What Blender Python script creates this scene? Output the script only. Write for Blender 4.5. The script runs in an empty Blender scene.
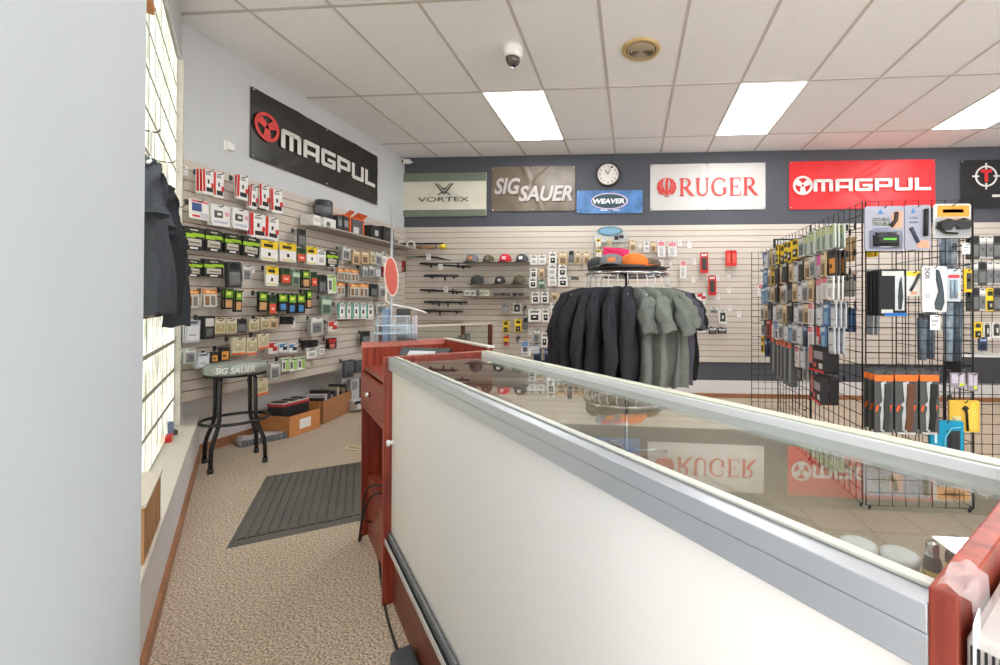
import bpy, math, random
import numpy as np
from mathutils import Matrix, Vector
random.seed(7)
R = math.radians
sc = bpy.context.scene
C = sc.collection

# ------------------------------------------------------------------ camera, world, exposure
FOC, PCX, PCY, EYE = 428.0, 599.5, 302.8, 1.21
def _rot(yaw=-.0752, pitch=.007, roll=.0031):
    c, s = math.cos(yaw), math.sin(yaw); A = np.array([[c,-s,0],[s,c,0],[0,0,1]])
    c, s = math.cos(pitch), math.sin(pitch); B = np.array([[1,0,0],[0,c,s],[0,-s,c]])
    c, s = math.cos(roll), math.sin(roll); D = np.array([[c,0,s],[0,1,0],[-s,0,c]])
    return D @ B @ A
CAM = _rot()
cd = bpy.data.cameras.new('camera'); cam = bpy.data.objects.new('camera', cd); C.objects.link(cam)
cd.sensor_width = 36; cd.sensor_fit = 'HORIZONTAL'; cd.lens = FOC * 36 / 1000
cd.shift_x = (500 - PCX) / 1000; cd.shift_y = (PCY - 332.5) / 1000
cd.clip_start = .02
cam.matrix_world = Matrix(((CAM[0][0], CAM[2][0], -CAM[1][0], 0), (CAM[0][1], CAM[2][1], -CAM[1][1], 0),
                           (CAM[0][2], CAM[2][2], -CAM[1][2], EYE), (0, 0, 0, 1)))
sc.camera = cam
sc.view_settings.view_transform = 'Standard'; sc.view_settings.look = 'None'
sc.view_settings.gamma = 1; sc.view_settings.use_curve_mapping = False
sc.view_settings.exposure = 1.05
sc.cycles.use_denoising = True
sc.cycles.max_bounces = 8; sc.cycles.diffuse_bounces = 4; sc.cycles.transparent_max_bounces = 16
sc.cycles.caustics_reflective = False; sc.cycles.caustics_refractive = False
W = bpy.data.worlds.new('daylight'); sc.world = W; W.use_nodes = True
SKY_UP, LOWER_FILL = .7, 3.0   # the sky, and an added bright lower half that lights the ceiling
_nt = W.node_tree; _bg = _nt.nodes['Background']
_tc = _nt.nodes.new('ShaderNodeTexCoord'); _sx = _nt.nodes.new('ShaderNodeSeparateXYZ'); _cr = _nt.nodes.new('ShaderNodeValToRGB'); _mr = _nt.nodes.new('ShaderNodeMapRange')
_nt.links.new(_tc.outputs['Generated'], _sx.inputs[0]); _mr.inputs['From Min'].default_value = -1; _mr.inputs['From Max'].default_value = 1
_nt.links.new(_sx.outputs['Z'], _mr.inputs['Value']); _nt.links.new(_mr.outputs['Result'], _cr.inputs[0])
_cr.color_ramp.elements[0].position = .47; _cr.color_ramp.elements[1].position = .53
_cr.color_ramp.elements[0].color = (LOWER_FILL*1.0, LOWER_FILL*.98, LOWER_FILL*.95, 1); _cr.color_ramp.elements[1].color = (SKY_UP*.92, SKY_UP*.97, SKY_UP, 1)
_nt.links.new(_cr.outputs[0], _bg.inputs[0]); _bg.inputs[1].default_value = 1
LAMP = 8.0          # strength of the troffers' diffusers
WINDOW_GLOW = .82   # daylight in the glass blocks

def ray(px, py): return CAM.T @ np.array([(px-PCX)/FOC, 1, -(py-PCY)/FOC])
EYEV = np.array([0, 0, EYE])
def atz(px, py, z):
    r = ray(px, py); return EYEV + r * ((z-EYE)/r[2])
def dep(px, py, d): return EYEV + ray(px, py) * d
class Frame:
    """an upright plane of the room: origin, direction along it, normal into the room"""
    def __init__(s, o, u):
        s.o = np.array([*o, 0.]); u = np.array([*u, 0.]); s.u = u/np.linalg.norm(u)
        s.n = np.array([s.u[1], -s.u[0], 0]); s.rz = math.atan2(s.u[1], s.u[0])
    def at(s, px, py, off=0):
        p0 = s.o + s.n*off; r = ray(px, py); v = EYEV + r*(np.dot(p0-EYEV, s.n)/np.dot(r, s.n))
        return float((v-s.o) @ s.u), float(v[2])
    def w(s, a, off=0, z=0):
        v = s.o + s.u*a + s.n*off; return (float(v[0]), float(v[1]), z)

# ------------------------------------------------------------------ materials
def lin(c): return tuple((x/255/12.92 if x/255 <= .04045 else ((x/255+.055)/1.055)**2.4) for x in c)
MATS = {}
def mat(col, rough=.55, metal=0, noise=.06, scale=30, bump=0, bscale=200, emit=0, alpha=None, name=None, spec=None):
    key = (col, rough, metal, noise, scale, bump, bscale, emit, alpha, spec)
    if key in MATS: return MATS[key]
    m = bpy.data.materials.new(name or 'surface_%d_%d_%d' % col); m.use_nodes = True
    nt = m.node_tree; b = nt.nodes['Principled BSDF']
    l = lin(col)
    b.inputs['Roughness'].default_value = rough; b.inputs['Metallic'].default_value = metal
    if spec is not None: b.inputs['Specular IOR Level'].default_value = spec
    if noise:
        tc = nt.nodes.new('ShaderNodeTexCoord'); n = nt.nodes.new('ShaderNodeTexNoise'); r = nt.nodes.new('ShaderNodeValToRGB')
        n.inputs['Scale'].default_value = scale; n.inputs['Detail'].default_value = 3
        nt.links.new(tc.outputs['Object'], n.inputs['Vector']); nt.links.new(n.outputs['Fac'], r.inputs[0])
        r.color_ramp.elements[0].position = .3; r.color_ramp.elements[1].position = .7
        r.color_ramp.elements[0].color = (*[max(0, x*(1-noise)) for x in l], 1)
        r.color_ramp.elements[1].color = (*[min(1, x*(1+noise)) for x in l], 1)
        nt.links.new(r.outputs[0], b.inputs['Base Color'])
    else: b.inputs['Base Color'].default_value = (*l, 1)
    if bump:
        tc = nt.nodes.new('ShaderNodeTexCoord'); n = nt.nodes.new('ShaderNodeTexNoise'); bp = nt.nodes.new('ShaderNodeBump')
        n.inputs['Scale'].default_value = bscale; bp.inputs['Strength'].default_value = bump; bp.inputs['Distance'].default_value = .01
        nt.links.new(tc.outputs['Object'], n.inputs['Vector']); nt.links.new(n.outputs['Fac'], bp.inputs['Height']); nt.links.new(bp.outputs[0], b.inputs['Normal'])
    if emit:
        b.inputs['Emission Color'].default_value = (*l, 1); b.inputs['Emission Strength'].default_value = emit
    if alpha is not None: b.inputs['Alpha'].default_value = alpha
    MATS[key] = m; return m
def carpet_mat(a, b_, scale=125):
    m = bpy.data.materials.new('carpet'); m.use_nodes = True; nt = m.node_tree; b = nt.nodes['Principled BSDF']
    tc = nt.nodes.new('ShaderNodeTexCoord'); n = nt.nodes.new('ShaderNodeTexNoise'); n2 = nt.nodes.new('ShaderNodeTexNoise')
    r = nt.nodes.new('ShaderNodeValToRGB'); mx = nt.nodes.new('ShaderNodeMixRGB'); mx.blend_type = 'MULTIPLY'; mx.inputs[0].default_value = .22
    n.inputs['Scale'].default_value = scale; n.inputs['Detail'].default_value = 6; n.inputs['Roughness'].default_value = .8
    n2.inputs['Scale'].default_value = 2.2; n2.inputs['Detail'].default_value = 3
    r.color_ramp.elements[0].position = .40; r.color_ramp.elements[1].position = .60
    r.color_ramp.elements[0].color = (*lin(a), 1); r.color_ramp.elements[1].color = (*lin(b_), 1)
    bp = nt.nodes.new('ShaderNodeBump'); bp.inputs['Strength'].default_value = .35; bp.inputs['Distance'].default_value = .004
    for x in (n, n2): nt.links.new(tc.outputs['Object'], x.inputs['Vector'])
    nt.links.new(n.outputs['Fac'], r.inputs[0]); nt.links.new(r.outputs[0], mx.inputs[1]); nt.links.new(n2.outputs['Fac'], mx.inputs[2])
    nt.links.new(mx.outputs[0], b.inputs['Base Color']); nt.links.new(n.outputs['Fac'], bp.inputs['Height']); nt.links.new(bp.outputs[0], b.inputs['Normal'])
    b.inputs['Roughness'].default_value = 1; b.inputs['Specular IOR Level'].default_value = .1
    return m
def wood_mat(a, b_, axis=2, rough=.35):
    m = bpy.data.materials.new('wood_grain'); m.use_nodes = True; nt = m.node_tree; b = nt.nodes['Principled BSDF']
    tc = nt.nodes.new('ShaderNodeTexCoord'); mp = nt.nodes.new('ShaderNodeMapping'); n = nt.nodes.new('ShaderNodeTexNoise'); r = nt.nodes.new('ShaderNodeValToRGB')
    sc_ = [60, 60, 60]; sc_[axis] = 3; mp.inputs['Scale'].default_value = sc_
    n.inputs['Scale'].default_value = 1; n.inputs['Detail'].default_value = 4
    r.color_ramp.elements[0].position = .35; r.color_ramp.elements[1].position = .65
    r.color_ramp.elements[0].color = (*lin(a), 1); r.color_ramp.elements[1].color = (*lin(b_), 1)
    nt.links.new(tc.outputs['Object'], mp.inputs[0]); nt.links.new(mp.outputs[0], n.inputs['Vector']); nt.links.new(n.outputs['Fac'], r.inputs[0]); nt.links.new(r.outputs[0], b.inputs['Base Color'])
    b.inputs['Roughness'].default_value = rough; return m
def clear_mat(name, tint=(1,1,1), ior=1.45, rough=.02, extra=0.0):
    """thin clear sheet: Fresnel mix of see-through and mirror"""
    m = bpy.data.materials.new(name); m.use_nodes = True; nt = m.node_tree; nt.nodes.clear()
    o = nt.nodes.new('ShaderNodeOutputMaterial'); mx = nt.nodes.new('ShaderNodeMixShader'); t = nt.nodes.new('ShaderNodeBsdfTransparent'); g = nt.nodes.new('ShaderNodeBsdfGlossy')
    lw = nt.nodes.new('ShaderNodeLayerWeight'); lw.inputs['Blend'].default_value = .5
    pw = nt.nodes.new('ShaderNodeMath'); pw.operation = 'POWER'; pw.inputs[1].default_value = 5
    f = nt.nodes.new('ShaderNodeMath'); f.operation = 'MULTIPLY_ADD'; f0 = ((ior-1)/(ior+1))**2; f.inputs[1].default_value = 1-f0; f.inputs[2].default_value = f0
    nt.links.new(lw.outputs['Facing'], pw.inputs[0]); nt.links.new(pw.outputs[0], f.inputs[0])
    n = nt.nodes.new('ShaderNodeTexNoise'); n.inputs['Scale'].default_value = 12
    bp = nt.nodes.new('ShaderNodeBump'); bp.inputs['Strength'].default_value = .01 if rough < .05 else .3
    nt.links.new(n.outputs['Fac'], bp.inputs['Height']); nt.links.new(bp.outputs[0], g.inputs['Normal'])
    t.inputs[0].default_value = (*tint, 1); g.inputs['Roughness'].default_value = rough; g.inputs[0].default_value = (.95, .97, .96, 1)
    if extra:
        a = nt.nodes.new('ShaderNodeMath'); a.operation = 'ADD'; a.inputs[1].default_value = extra; a.use_clamp = True
        nt.links.new(f.outputs[0], a.inputs[0]); nt.links.new(a.outputs[0], mx.inputs[0])
    else: nt.links.new(f.outputs[0], mx.inputs[0])
    nt.links.new(t.outputs[0], mx.inputs[1]); nt.links.new(g.outputs[0], mx.inputs[2]); nt.links.new(mx.outputs[0], o.inputs[0])
    return m

WALL_PAINT = mat((208,211,214), .8, noise=.02, scale=3, name='pale_grey_paint')
PILLAR_PAINT = mat((208,216,222), .75, noise=.015, scale=4, bump=.05, bscale=30, name='daylit_pillar_paint')  # blue cast of daylight put into the pillar's base colour
DARK_PAINT = mat((80,82,90), .8, noise=.03, scale=4, name='slate_paint')
LOW_PAINT = mat((226,225,225), .8, noise=.02, scale=3)
CEIL = mat((244,244,246), .95, noise=.05, scale=120, bump=.25, bscale=300, name='ceiling_tile')
TBAR = mat((198,192,188), .6, noise=.01)
SLAT = mat((206,197,187), .5, noise=.02, scale=5, name='slatwall_laminate')
GROOVE = mat((164,102,68), .8, noise=.08)
OAK = wood_mat((150,100,68), (172,120,84), 0, .45)
CHERRY = wood_mat((126,48,37), (170,74,54), 2, .32)
CHERRY_H = wood_mat((128,52,40), (162,74,57), 0, .32)
CARPET = carpet_mat((112,92,76), (250,232,208))
ALU = mat((196,200,206), .38, .75, noise=.02, scale=8, name='brushed_aluminium')
ALU_L = mat((226,228,230), .35, .5, noise=.02)
CHROME = mat((215,215,218), .18, 1, noise=0)
WHITE = mat((240,240,238), .45, noise=.01)
WHITE_DOOR = mat((236,234,231), .35, noise=.01, scale=2, name='white_laminate')
BLACK = mat((26,26,28), .45, noise=.05)
BLACK_M = mat((30,30,33), .35, .6, noise=.05)
GREY = mat((120,122,126), .5)
GLASS = clear_mat('counter_glass', (.87,.88,.86), 1.5, .015)
GLASS_V = clear_mat('upright_glass', (.93,.95,.93), 1.35, .02)
PLASTIC = clear_mat('clear_plastic', (.94,.96,.98), 1.4, .05)
CARD_BROWN = mat((190,132,84), .8, noise=.06, scale=15, name='cardboard')

# ------------------------------------------------------------------ mesh builder
class MB:
    def __init__(s): s.v, s.f, s.m, s.s = [], [], [], []
    def add(s, verts, faces, mi=0, smooth=False):
        b = len(s.v); s.v += [tuple(map(float, p)) for p in verts]
        for f in faces: s.f.append([b+i for i in f]); s.m.append(mi); s.s.append(smooth)
        return s
    def box(s, x0, y0, z0, x1, y1, z1, mi=0):
        return s.add([(x0,y0,z0),(x1,y0,z0),(x1,y1,z0),(x0,y1,z0),(x0,y0,z1),(x1,y0,z1),(x1,y1,z1),(x0,y1,z1)],
                     [(0,3,2,1),(4,5,6,7),(0,1,5,4),(1,2,6,5),(2,3,7,6),(3,0,4,7)], mi)
    def bulge(s, x0, z0, x1, z1, y, d, mi=0, k=.25):
        """a bevelled block standing d out of the plane y toward -y"""
        i = min(x1-x0, z1-z0)*k*.5
        a = [(x0,y,z0),(x1,y,z0),(x1,y,z1),(x0,y,z1)]; b = [(x0+i,y-d,z0+i),(x1-i,y-d,z0+i),(x1-i,y-d,z1-i),(x0+i,y-d,z1-i)]
        return s.add(a+b, [(4,5,6,7),(0,1,5,4),(1,2,6,5),(2,3,7,6),(3,0,4,7),(0,3,2,1)], mi)
    def tube(s, pts, r, seg=8, mi=0, closed=False, caps=True, flat=None):
        P = [Vector(p) for p in pts]; n = len(P); rs = r if isinstance(r, (list, tuple)) else [r]*n
        vs, prev = [], None
        for i, p in enumerate(P):
            t = (P[(i+1) % n]-P[i-1]) if closed else (P[min(i+1,n-1)]-P[max(i-1,0)])
            t.normalize()
            if prev is None:
                up = Vector((0,0,1)) if abs(t.z) < .9 else Vector((0,1,0)); a = t.cross(up).normalized()
            else: a = (prev - t*prev.dot(t)).normalized()
            prev = a; b = t.cross(a)
            for k in range(seg):
                an = 2*math.pi*k/seg; vs.append(p + a*rs[i]*math.cos(an) + b*rs[i]*math.sin(an))
        fs = [(i*seg+k, i*seg+(k+1)%seg, ((i+1)%n)*seg+(k+1)%seg, ((i+1)%n)*seg+k) for i in range(n if closed else n-1) for k in range(seg)]
        if caps and not closed: fs += [tuple(range(seg))[::-1], tuple(range((n-1)*seg, n*seg))]
        return s.add(vs, fs, mi, True)
    def lathe(s, prof, seg=24, c=(0,0,0), mi=0, smooth=True, sx=1, sy=1):
        vs = [(c[0]+r*sx*math.cos(2*math.pi*k/seg), c[1]+r*sy*math.sin(2*math.pi*k/seg), c[2]+z) for r, z in prof for k in range(seg)]
        fs = [(i*seg+k, i*seg+(k+1)%seg, (i+1)*seg+(k+1)%seg, (i+1)*seg+k) for i in range(len(prof)-1) for k in range(seg)]
        return s.add(vs, fs, mi, smooth)
    def prism(s, poly, y0, y1, mi=0):
        """polygon in x,z pushed from y0 (back) to y1 (front)"""
        n = len(poly); vs = [(x,y0,z) for x,z in poly] + [(x,y1,z) for x,z in poly]
        return s.add(vs, [tuple(range(n)), tuple(range(2*n-1, n-1, -1))] + [(i,n+i,n+(i+1)%n,(i+1)%n) for i in range(n)], mi)
    def prism_z(s, poly, z0, z1, mi=0):
        n = len(poly); vs = [(x,y,z0) for x,y in poly] + [(x,y,z1) for x,y in poly]
        return s.add(vs, [tuple(range(n-1,-1,-1)), tuple(range(n, 2*n))] + [(i,(i+1)%n,n+(i+1)%n,n+i) for i in range(n)], mi)
    def grid(s, nx, ny, fn, mi=0, smooth=True, wrap=False):
        vs = [fn(i/nx, j/ny) for j in range(ny+1) for i in range(nx+(0 if wrap else 1))]
        w = nx if wrap else nx+1
        return s.add(vs, [(j*w+i, j*w+(i+1)%w, (j+1)*w+(i+1)%w, (j+1)*w+i) for j in range(ny) for i in range(nx)], mi, smooth)
    def stroke(s, pts, wd, y0, y1, mi=0):
        """polyline of given width in x,z as a raised ribbon"""
        ws = wd if isinstance(wd, (list, tuple)) else [wd]*len(pts)
        L, Rr = [], []
        for i, p in enumerate(pts):
            a, b = pts[max(i-1,0)], pts[min(i+1,len(pts)-1)]
            tx, tz = b[0]-a[0], b[1]-a[1]; q = math.hypot(tx, tz) or 1
            L.append((p[0]-tz/q*ws[i]/2, p[1]+tx/q*ws[i]/2)); Rr.append((p[0]+tz/q*ws[i]/2, p[1]-tx/q*ws[i]/2))
        for i in range(len(pts)-1): s.prism([L[i], Rr[i], Rr[i+1], L[i+1]], y0, y1, mi)
        return s
    def mesh(s, name, mats):
        me = bpy.data.meshes.new(name); me.from_pydata(s.v, [], s.f)
        for m in mats: me.materials.append(m)
        me.polygons.foreach_set('material_index', s.m); me.polygons.foreach_set('use_smooth', s.s); me.update()
        return me
    def build(s, name, mats, parent=None, loc=(0,0,0), rz=0, bevel=0, label=None, sub=0):
        if not isinstance(mats, (list, tuple)): mats = [mats]
        return put(name, s.mesh(name, mats), parent, loc, rz, bevel, label, sub)
def put(name, me, parent=None, loc=(0,0,0), rz=0, bevel=0, label=None, sub=0):
    o = bpy.data.objects.new(name, me); C.objects.link(o)
    o.location = loc; o.rotation_euler = (0,0,rz)
    if parent is not None: o.parent = parent
    if bevel:
        b = o.modifiers.new('bevel', 'BEVEL'); b.width = bevel; b.segments = 2; b.limit_method = 'ANGLE'
    if sub:
        b = o.modifiers.new('smooth', 'SUBSURF'); b.levels = b.render_levels = sub
    if label: o['label'] = label
    return o
def thing(name, label, cat, loc=(0,0,0), rz=0, group=None):
    o = bpy.data.objects.new(name, None); C.objects.link(o); o.empty_display_size = .05
    o.location = loc; o.rotation_euler = (0,0,rz); return tag(o, label, cat, group)
def tag(o, label, cat, group=None):
    o['label'] = label; o['category'] = cat
    if group: o['group'] = group
    return o
def struct(o): o['kind'] = 'structure'; return o
def copy_tree(o, parent=None):
    c = o.copy(); C.objects.link(c)
    if parent is not None: c.parent = parent
    for ch in list(o.children): copy_tree(ch, c)
    return c
ORD = 'first second third fourth fifth sixth seventh eighth ninth tenth eleventh twelfth thirteenth fourteenth fifteenth sixteenth seventeenth eighteenth nineteenth twentieth twenty-first twenty-second twenty-third twenty-fourth'.split()

# ------------------------------------------------------------------ lettering
TXT = {}
def text_tris(body, bold=0, shear=0, spacing=1):
    k = (body, bold, shear, spacing)
    if k in TXT: return TXT[k]
    cu = bpy.data.curves.new('lettering', 'FONT'); cu.body = body; cu.offset = bold; cu.shear = shear; cu.space_character = spacing; cu.resolution_u = 3; cu.fill_mode = 'FRONT'
    o = bpy.data.objects.new('lettering', cu); C.objects.link(o)
    dg = bpy.context.evaluated_depsgraph_get(); dg.update(); e = o.evaluated_get(dg); me = e.to_mesh()
    v = np.array([tuple(p.co) for p in me.vertices]); f = [tuple(p.vertices) for p in me.polygons]; e.to_mesh_clear()
    bpy.data.objects.remove(o); bpy.data.curves.remove(cu)
    v = v[:, :2]; lo, hi = v.min(0), v.max(0); v = (v-lo)/(hi-lo)
    TXT[k] = (v, f, (hi-lo)[0]/(hi-lo)[1]); return TXT[k]
def text(mb, body, x0, z0, x1, z1, y, mi=0, bold=.02, shear=0, spacing=1, fn=None):
    v, f, _ = text_tris(body, bold, shear, spacing)
    P = [(x0+a*(x1-x0), y, z0+b*(z1-z0)) for a, b in v]
    if fn: P = [fn(*p) for p in P]
    return mb.add(P, f, mi)
def arc(cx, cz, r, a0, a1, n=12, rz=None): return [(cx+r*math.cos(R(a0+(a1-a0)*i/n)), cz+(rz or r)*math.sin(R(a0+(a1-a0)*i/n))) for i in range(n+1)]

def sheet(mb, w, h, y, amp=.006, seed=0, nx=56, nz=22, mi=0, sag=0):
    """hanging vinyl: slight folds running between its eyelets"""
    rn = random.Random(seed); F = [(rn.uniform(-1,1), rn.uniform(2,6), rn.uniform(0,6)) for _ in range(3)]
    CR = [(rn.uniform(.2,.5)*w, h, rn.uniform(.6,.98)*w, 0), (rn.uniform(.02,.4)*w, 0, rn.uniform(.5,.8)*w, h)]
    def fn(u, v):
        d = sum(math.sin((u*math.cos(a)+v*math.sin(a))*f*3+p) for a, f, p in F)*amp/3
        for q in range(2):
            ax, az, bx, bz = CR[q]; L = math.hypot(bx-ax, bz-az); e = abs((u*w-ax)*(bz-az)-(v*h-az)*(bx-ax))/L; d += (amp*1.3)*math.exp(-(e/.035)**2)*(1 if q else -1)
        z = v*h - (sag*math.sin(math.pi*min(1, (u*2) % 1.0001)) if v > .99 else 0)
        return (u*w-w/2, y-abs(d), z-h/2)
    mb.grid(nx, nz, fn, mi); mb.grid(nx, nz, lambda u, v: (lambda p: (p[0], y+.002, p[2]))(fn(u, v)), mi)
    return mb

# ================================================================== the room
LW = Frame((-3.25,2.85), (.09,2.85))        # side wall
BW = Frame((-3.16,5.725), (1,.0125))        # back wall
WW = Frame((-3.25,2.85), (-.70,.714))       # window wall, s runs negative toward the camera
CEIL_Z = 3.262
XR = 5.6; YF = -3.0
floor = struct(MB().box(-5, YF, -.1, XR+.3, 6.2, 0).build('floor', CARPET))
ceil = struct(MB().box(-5, YF, CEIL_Z, XR+.3, 6.2, CEIL_Z+.1).build('ceiling', CEIL))
g = MB()
for i in range(-4, 15):
    x = -2.666+i*.6096; g.box(x-.012, YF, CEIL_Z-.004, x+.012, 6.0, CEIL_Z+.001)
for j in range(-5, 4):
    y = 2.776+j*1.2192; g.box(-5, y-.012, CEIL_Z-.0045, XR, y+.012, CEIL_Z+.001)
g.build('ceiling_grid', TBAR, ceil)

def fbox(mb, fr, s0, s1, o0, o1, z0, z1, mi=0):
    P = [fr.w(a, b, z) for z in (z0, z1) for a, b in ((s0,o1),(s1,o1),(s1,o0),(s0,o0))]
    return mb.add(P, [(0,3,2,1),(4,5,6,7),(0,1,5,4),(1,2,6,5),(2,3,7,6),(3,0,4,7)], mi)
def slatwall(fr, s0, s1, z0, z1, name, parent, groove_first):
    mb = MB(); p = .0762; z = z0
    n = round((z1-z0)/p); p = (z1-z0)/n
    for i in range(n):
        zb = z0+i*p
        fbox(mb, fr, s0, s1, .002, .02, zb+.005, zb+p-.002, 0)
    fbox(mb, fr, s0, s1, -.001, .009, z0, z1, 1)
    return mb.build(name, [SLAT, GROOVE], parent)
BL = 8.9
wb = struct(fbox(MB(), BW, -.3, BL, -.15, 0, 0, CEIL_Z).build('wall_back', DARK_PAINT))
slatwall(BW, -.02, BL, .467, 2.29, 'slatwall_panel', wb, 0)
fbox(MB(), BW, -.02, BL, 0, .003, .055, .229).build('lower_panel', LOW_PAINT, wb)
struct(fbox(MB(), BW, -.02, BL, 0, .014, 0, .058).build('baseboard_back', OAK, bevel=.004))
wl = struct(fbox(MB(), LW, -.1, 3.2, -.5, 0, .5, CEIL_Z).build('wall_left', WALL_PAINT))
slatwall(LW, 0, 2.87, .5, 2.268, 'slatwall_panel', wl, 0)
struct(MB().box(-3.75, 2.6, 0, -3.49, 6.1, .52).build('wall_left_lower', LOW_PAINT))
struct(MB().box(-3.49, 2.9, 0, -3.475, 5.9, .075).build('baseboard_left', OAK))
struct(MB().box(XR, .4, 0, XR+.15, 6.1, CEIL_Z).build('wall_right', WALL_PAINT))  # unseen; stopped short to leave an added opening for daylight
struct(MB().box(3.2, YF-.15, 0, XR+.15, YF, CEIL_Z).build('wall_front_blocker', WALL_PAINT))  # unseen wall piece added to cut daylight on the rack side
# window wall: head, knee wall with sill, corner post
HEAD, SILL = 2.965, .345
struct(fbox(MB(), WW, -3.0, 0.03, -.25, 0, HEAD, CEIL_Z).build('wall_window_head', WALL_PAINT))
struct(fbox(MB(), WW, -6, .45, -.25, .088, 0, SILL-.02).build('wall_window_knee', LOW_PAINT))
struct(fbox(MB(), WW, -6, .35, -.2, .10, SILL-.025, SILL).build('trim_1', mat((214,208,199), .5, noise=.03, scale=12), bevel=.004))
struct(fbox(MB(), WW, -6, .5, .088, .102, 0, .06).build('baseboard_window', OAK))
struct(fbox(MB(), WW, -4.15, -2.985, -.3, .17, 0, CEIL_Z).build('wall_pillar', PILLAR_PAINT))
# glass block window
def block_mat():
    m = bpy.data.materials.new('glass_block'); m.use_nodes = True; nt = m.node_tree; b = nt.nodes['Principled BSDF']
    tc = nt.nodes.new('ShaderNodeTexCoord'); w = nt.nodes.new('ShaderNodeTexNoise'); w.inputs['Scale'].default_value = 9; w.inputs['Detail'].default_value = 2
    mp = nt.nodes.new('ShaderNodeMapping'); mp.inputs['Scale'].default_value = (2.6, 2.6, .7)
    r = nt.nodes.new('ShaderNodeValToRGB'); r.color_ramp.elements[0].position = .36; r.color_ramp.elements[1].position = .6
    r.color_ramp.elements[0].color = (*lin((150,154,130)), 1); r.color_ramp.elements[1].color = (*lin((236,234,218)), 1)
    nt.links.new(tc.outputs['Object'], mp.inputs[0]); nt.links.new(mp.outputs[0], w.inputs['Vector']); nt.links.new(w.outputs['Fac'], r.inputs[0])
    nt.links.new(r.outputs[0], b.inputs['Emission Color']); b.inputs['Base Color'].default_value = (.12, .125, .10, 1)
    b.inputs['Emission Strength'].default_value = WINDOW_GLOW; b.inputs['Roughness'].default_value = .12
    bp = nt.nodes.new('ShaderNodeBump'); bp.inputs['Strength'].default_value = .15; nt.links.new(w.outputs['Fac'], bp.inputs['Height']); nt.links.new(bp.outputs[0], b.inputs['Normal'])
    return m
win = thing('window_1', 'glass block window', 'window'); del win['category']; del win['label']; struct(win)
bm_, fm_ = MB(), MB()
NZ = 13; bh = (HEAD-SILL)/NZ; bw = .2015
for j in range(NZ):
    for i in range(15):
        s1 = -.045-i*bw; s0 = s1-bw
        P = []
        for o, k in ((-.05, .008), (-.028, .009), (-.022, .012)):
            P += [WW.w(a, o, z) for a, z in ((s0+k, SILL+j*bh+k), (s1-k, SILL+j*bh+k), (s1-k, SILL+(j+1)*bh-k), (s0+k, SILL+(j+1)*bh-k))]
        bm_.add(P, [(8,9,10,11)] + [(q*4+a, q*4+(a+1)%4, q*4+4+(a+1)%4, q*4+4+a) for q in (0,1) for a in range(4)])
bm_.build('glass_blocks', block_mat(), win)
fbox(fm_, WW, -3.1, -.045, -.06, -.0225, SILL, HEAD).build('mortar', mat((168,166,148), .8), win)
fbox(MB(), WW, -.045, .02, -.06, .012, SILL, HEAD).build('window_frame', mat((226,222,214), .5), win, bevel=.004)

# ================================================================== ceiling things
DIFF = mat((255,250,238), .5, noise=0, emit=LAMP, name='lit_diffuser')
def diff_mat():
    m = DIFF; nt = m.node_tree; b = nt.nodes['Principled BSDF']
    tc = nt.nodes.new('ShaderNodeTexCoord'); mp = nt.nodes.new('ShaderNodeMapping'); mp.inputs['Scale'].default_value = (9, 1.2, 1)
    n = nt.nodes.new('ShaderNodeTexNoise'); n.inputs['Scale'].default_value = 1; r = nt.nodes.new('ShaderNodeValToRGB')
    r.color_ramp.elements[0].color = (.93, .95, .93, 1); r.color_ramp.elements[1].color = (.96, .985, 1, 1)
    nt.links.new(tc.outputs['Object'], mp.inputs[0]); nt.links.new(mp.outputs[0], n.inputs['Vector']); nt.links.new(n.outputs['Fac'], r.inputs[0]); nt.links.new(r.outputs[0], b.inputs['Emission Color'])
diff_mat()
lights = [(2, 1, 'lit ceiling panel between the dome camera and the round rack of shirts'), (6, 1, 'lit ceiling panel above the white banner with red letters'), (10, 1, 'lit ceiling panel above the wire grid racks, at the picture edge'),
          (2, -2, 'lit ceiling panel over the aisle beside the counter, second row'), (6, -2, 'lit ceiling panel over the counter end, second row'),
          (2, -5, 'lit ceiling panel behind the counter, third row'), (6, -5, 'lit ceiling panel at the shop front, third row')]
proto = None
for i, j, lab in lights:
    x, y = -2.666+(i+.5)*.6096, 2.776+(j+.5)*1.2192
    if proto is None:
        t = proto = thing('ceiling_light', lab, 'light', (x, y, CEIL_Z), 0, 'lit ceiling panels')
        f = MB()
        for a in (-1, 1):
            f.box(a*.30-.01, -.6, -.008, a*.30+.01, .6, 0); f.box(-.3, a*.6-.01, -.008, .3, a*.6+.01, 0)
        f.build('frame', WHITE, t)
        MB().box(-.286, -.588, -.005, .286, .588, -.001).build('diffuser', DIFF, t)
    else:
        t = copy_tree(proto); t.location = (x, y, CEIL_Z); t['label'] = lab
v = atz(641, 49, CEIL_Z)
t = thing('ceiling_vent', 'round tan ceiling vent with curved louvres', 'vent', (v[0], v[1], CEIL_Z))
TAN = mat((196,170,122), .5)
MB().lathe([(.155,0),(.155,-.008),(.145,-.016),(.122,-.02),(.118,-.012),(.118,0)], 36).build('rim', TAN, t)
MB().lathe([(.118,-.002),(.0,-.002)], 36).build('duct', mat((40,38,36), .8), t)
for r in (.112, .09, .068, .046, .026):
    MB().lathe([(r,-.006),(r-.014,-.024),(r-.018,-.022),(r-.004,-.004)], 30).build('louvre', mat((190,176,152), .5), t)
v = atz(513, 48, CEIL_Z)
t = thing('dome_camera', 'white dome security camera hanging below the ceiling tiles', 'security camera', (v[0], v[1], CEIL_Z))
MB().lathe([(0,0),(.074,0),(.078,-.015),(.076,-.06),(.066,-.085),(.0,-.085)], 28).build('housing', WHITE, t)
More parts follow.
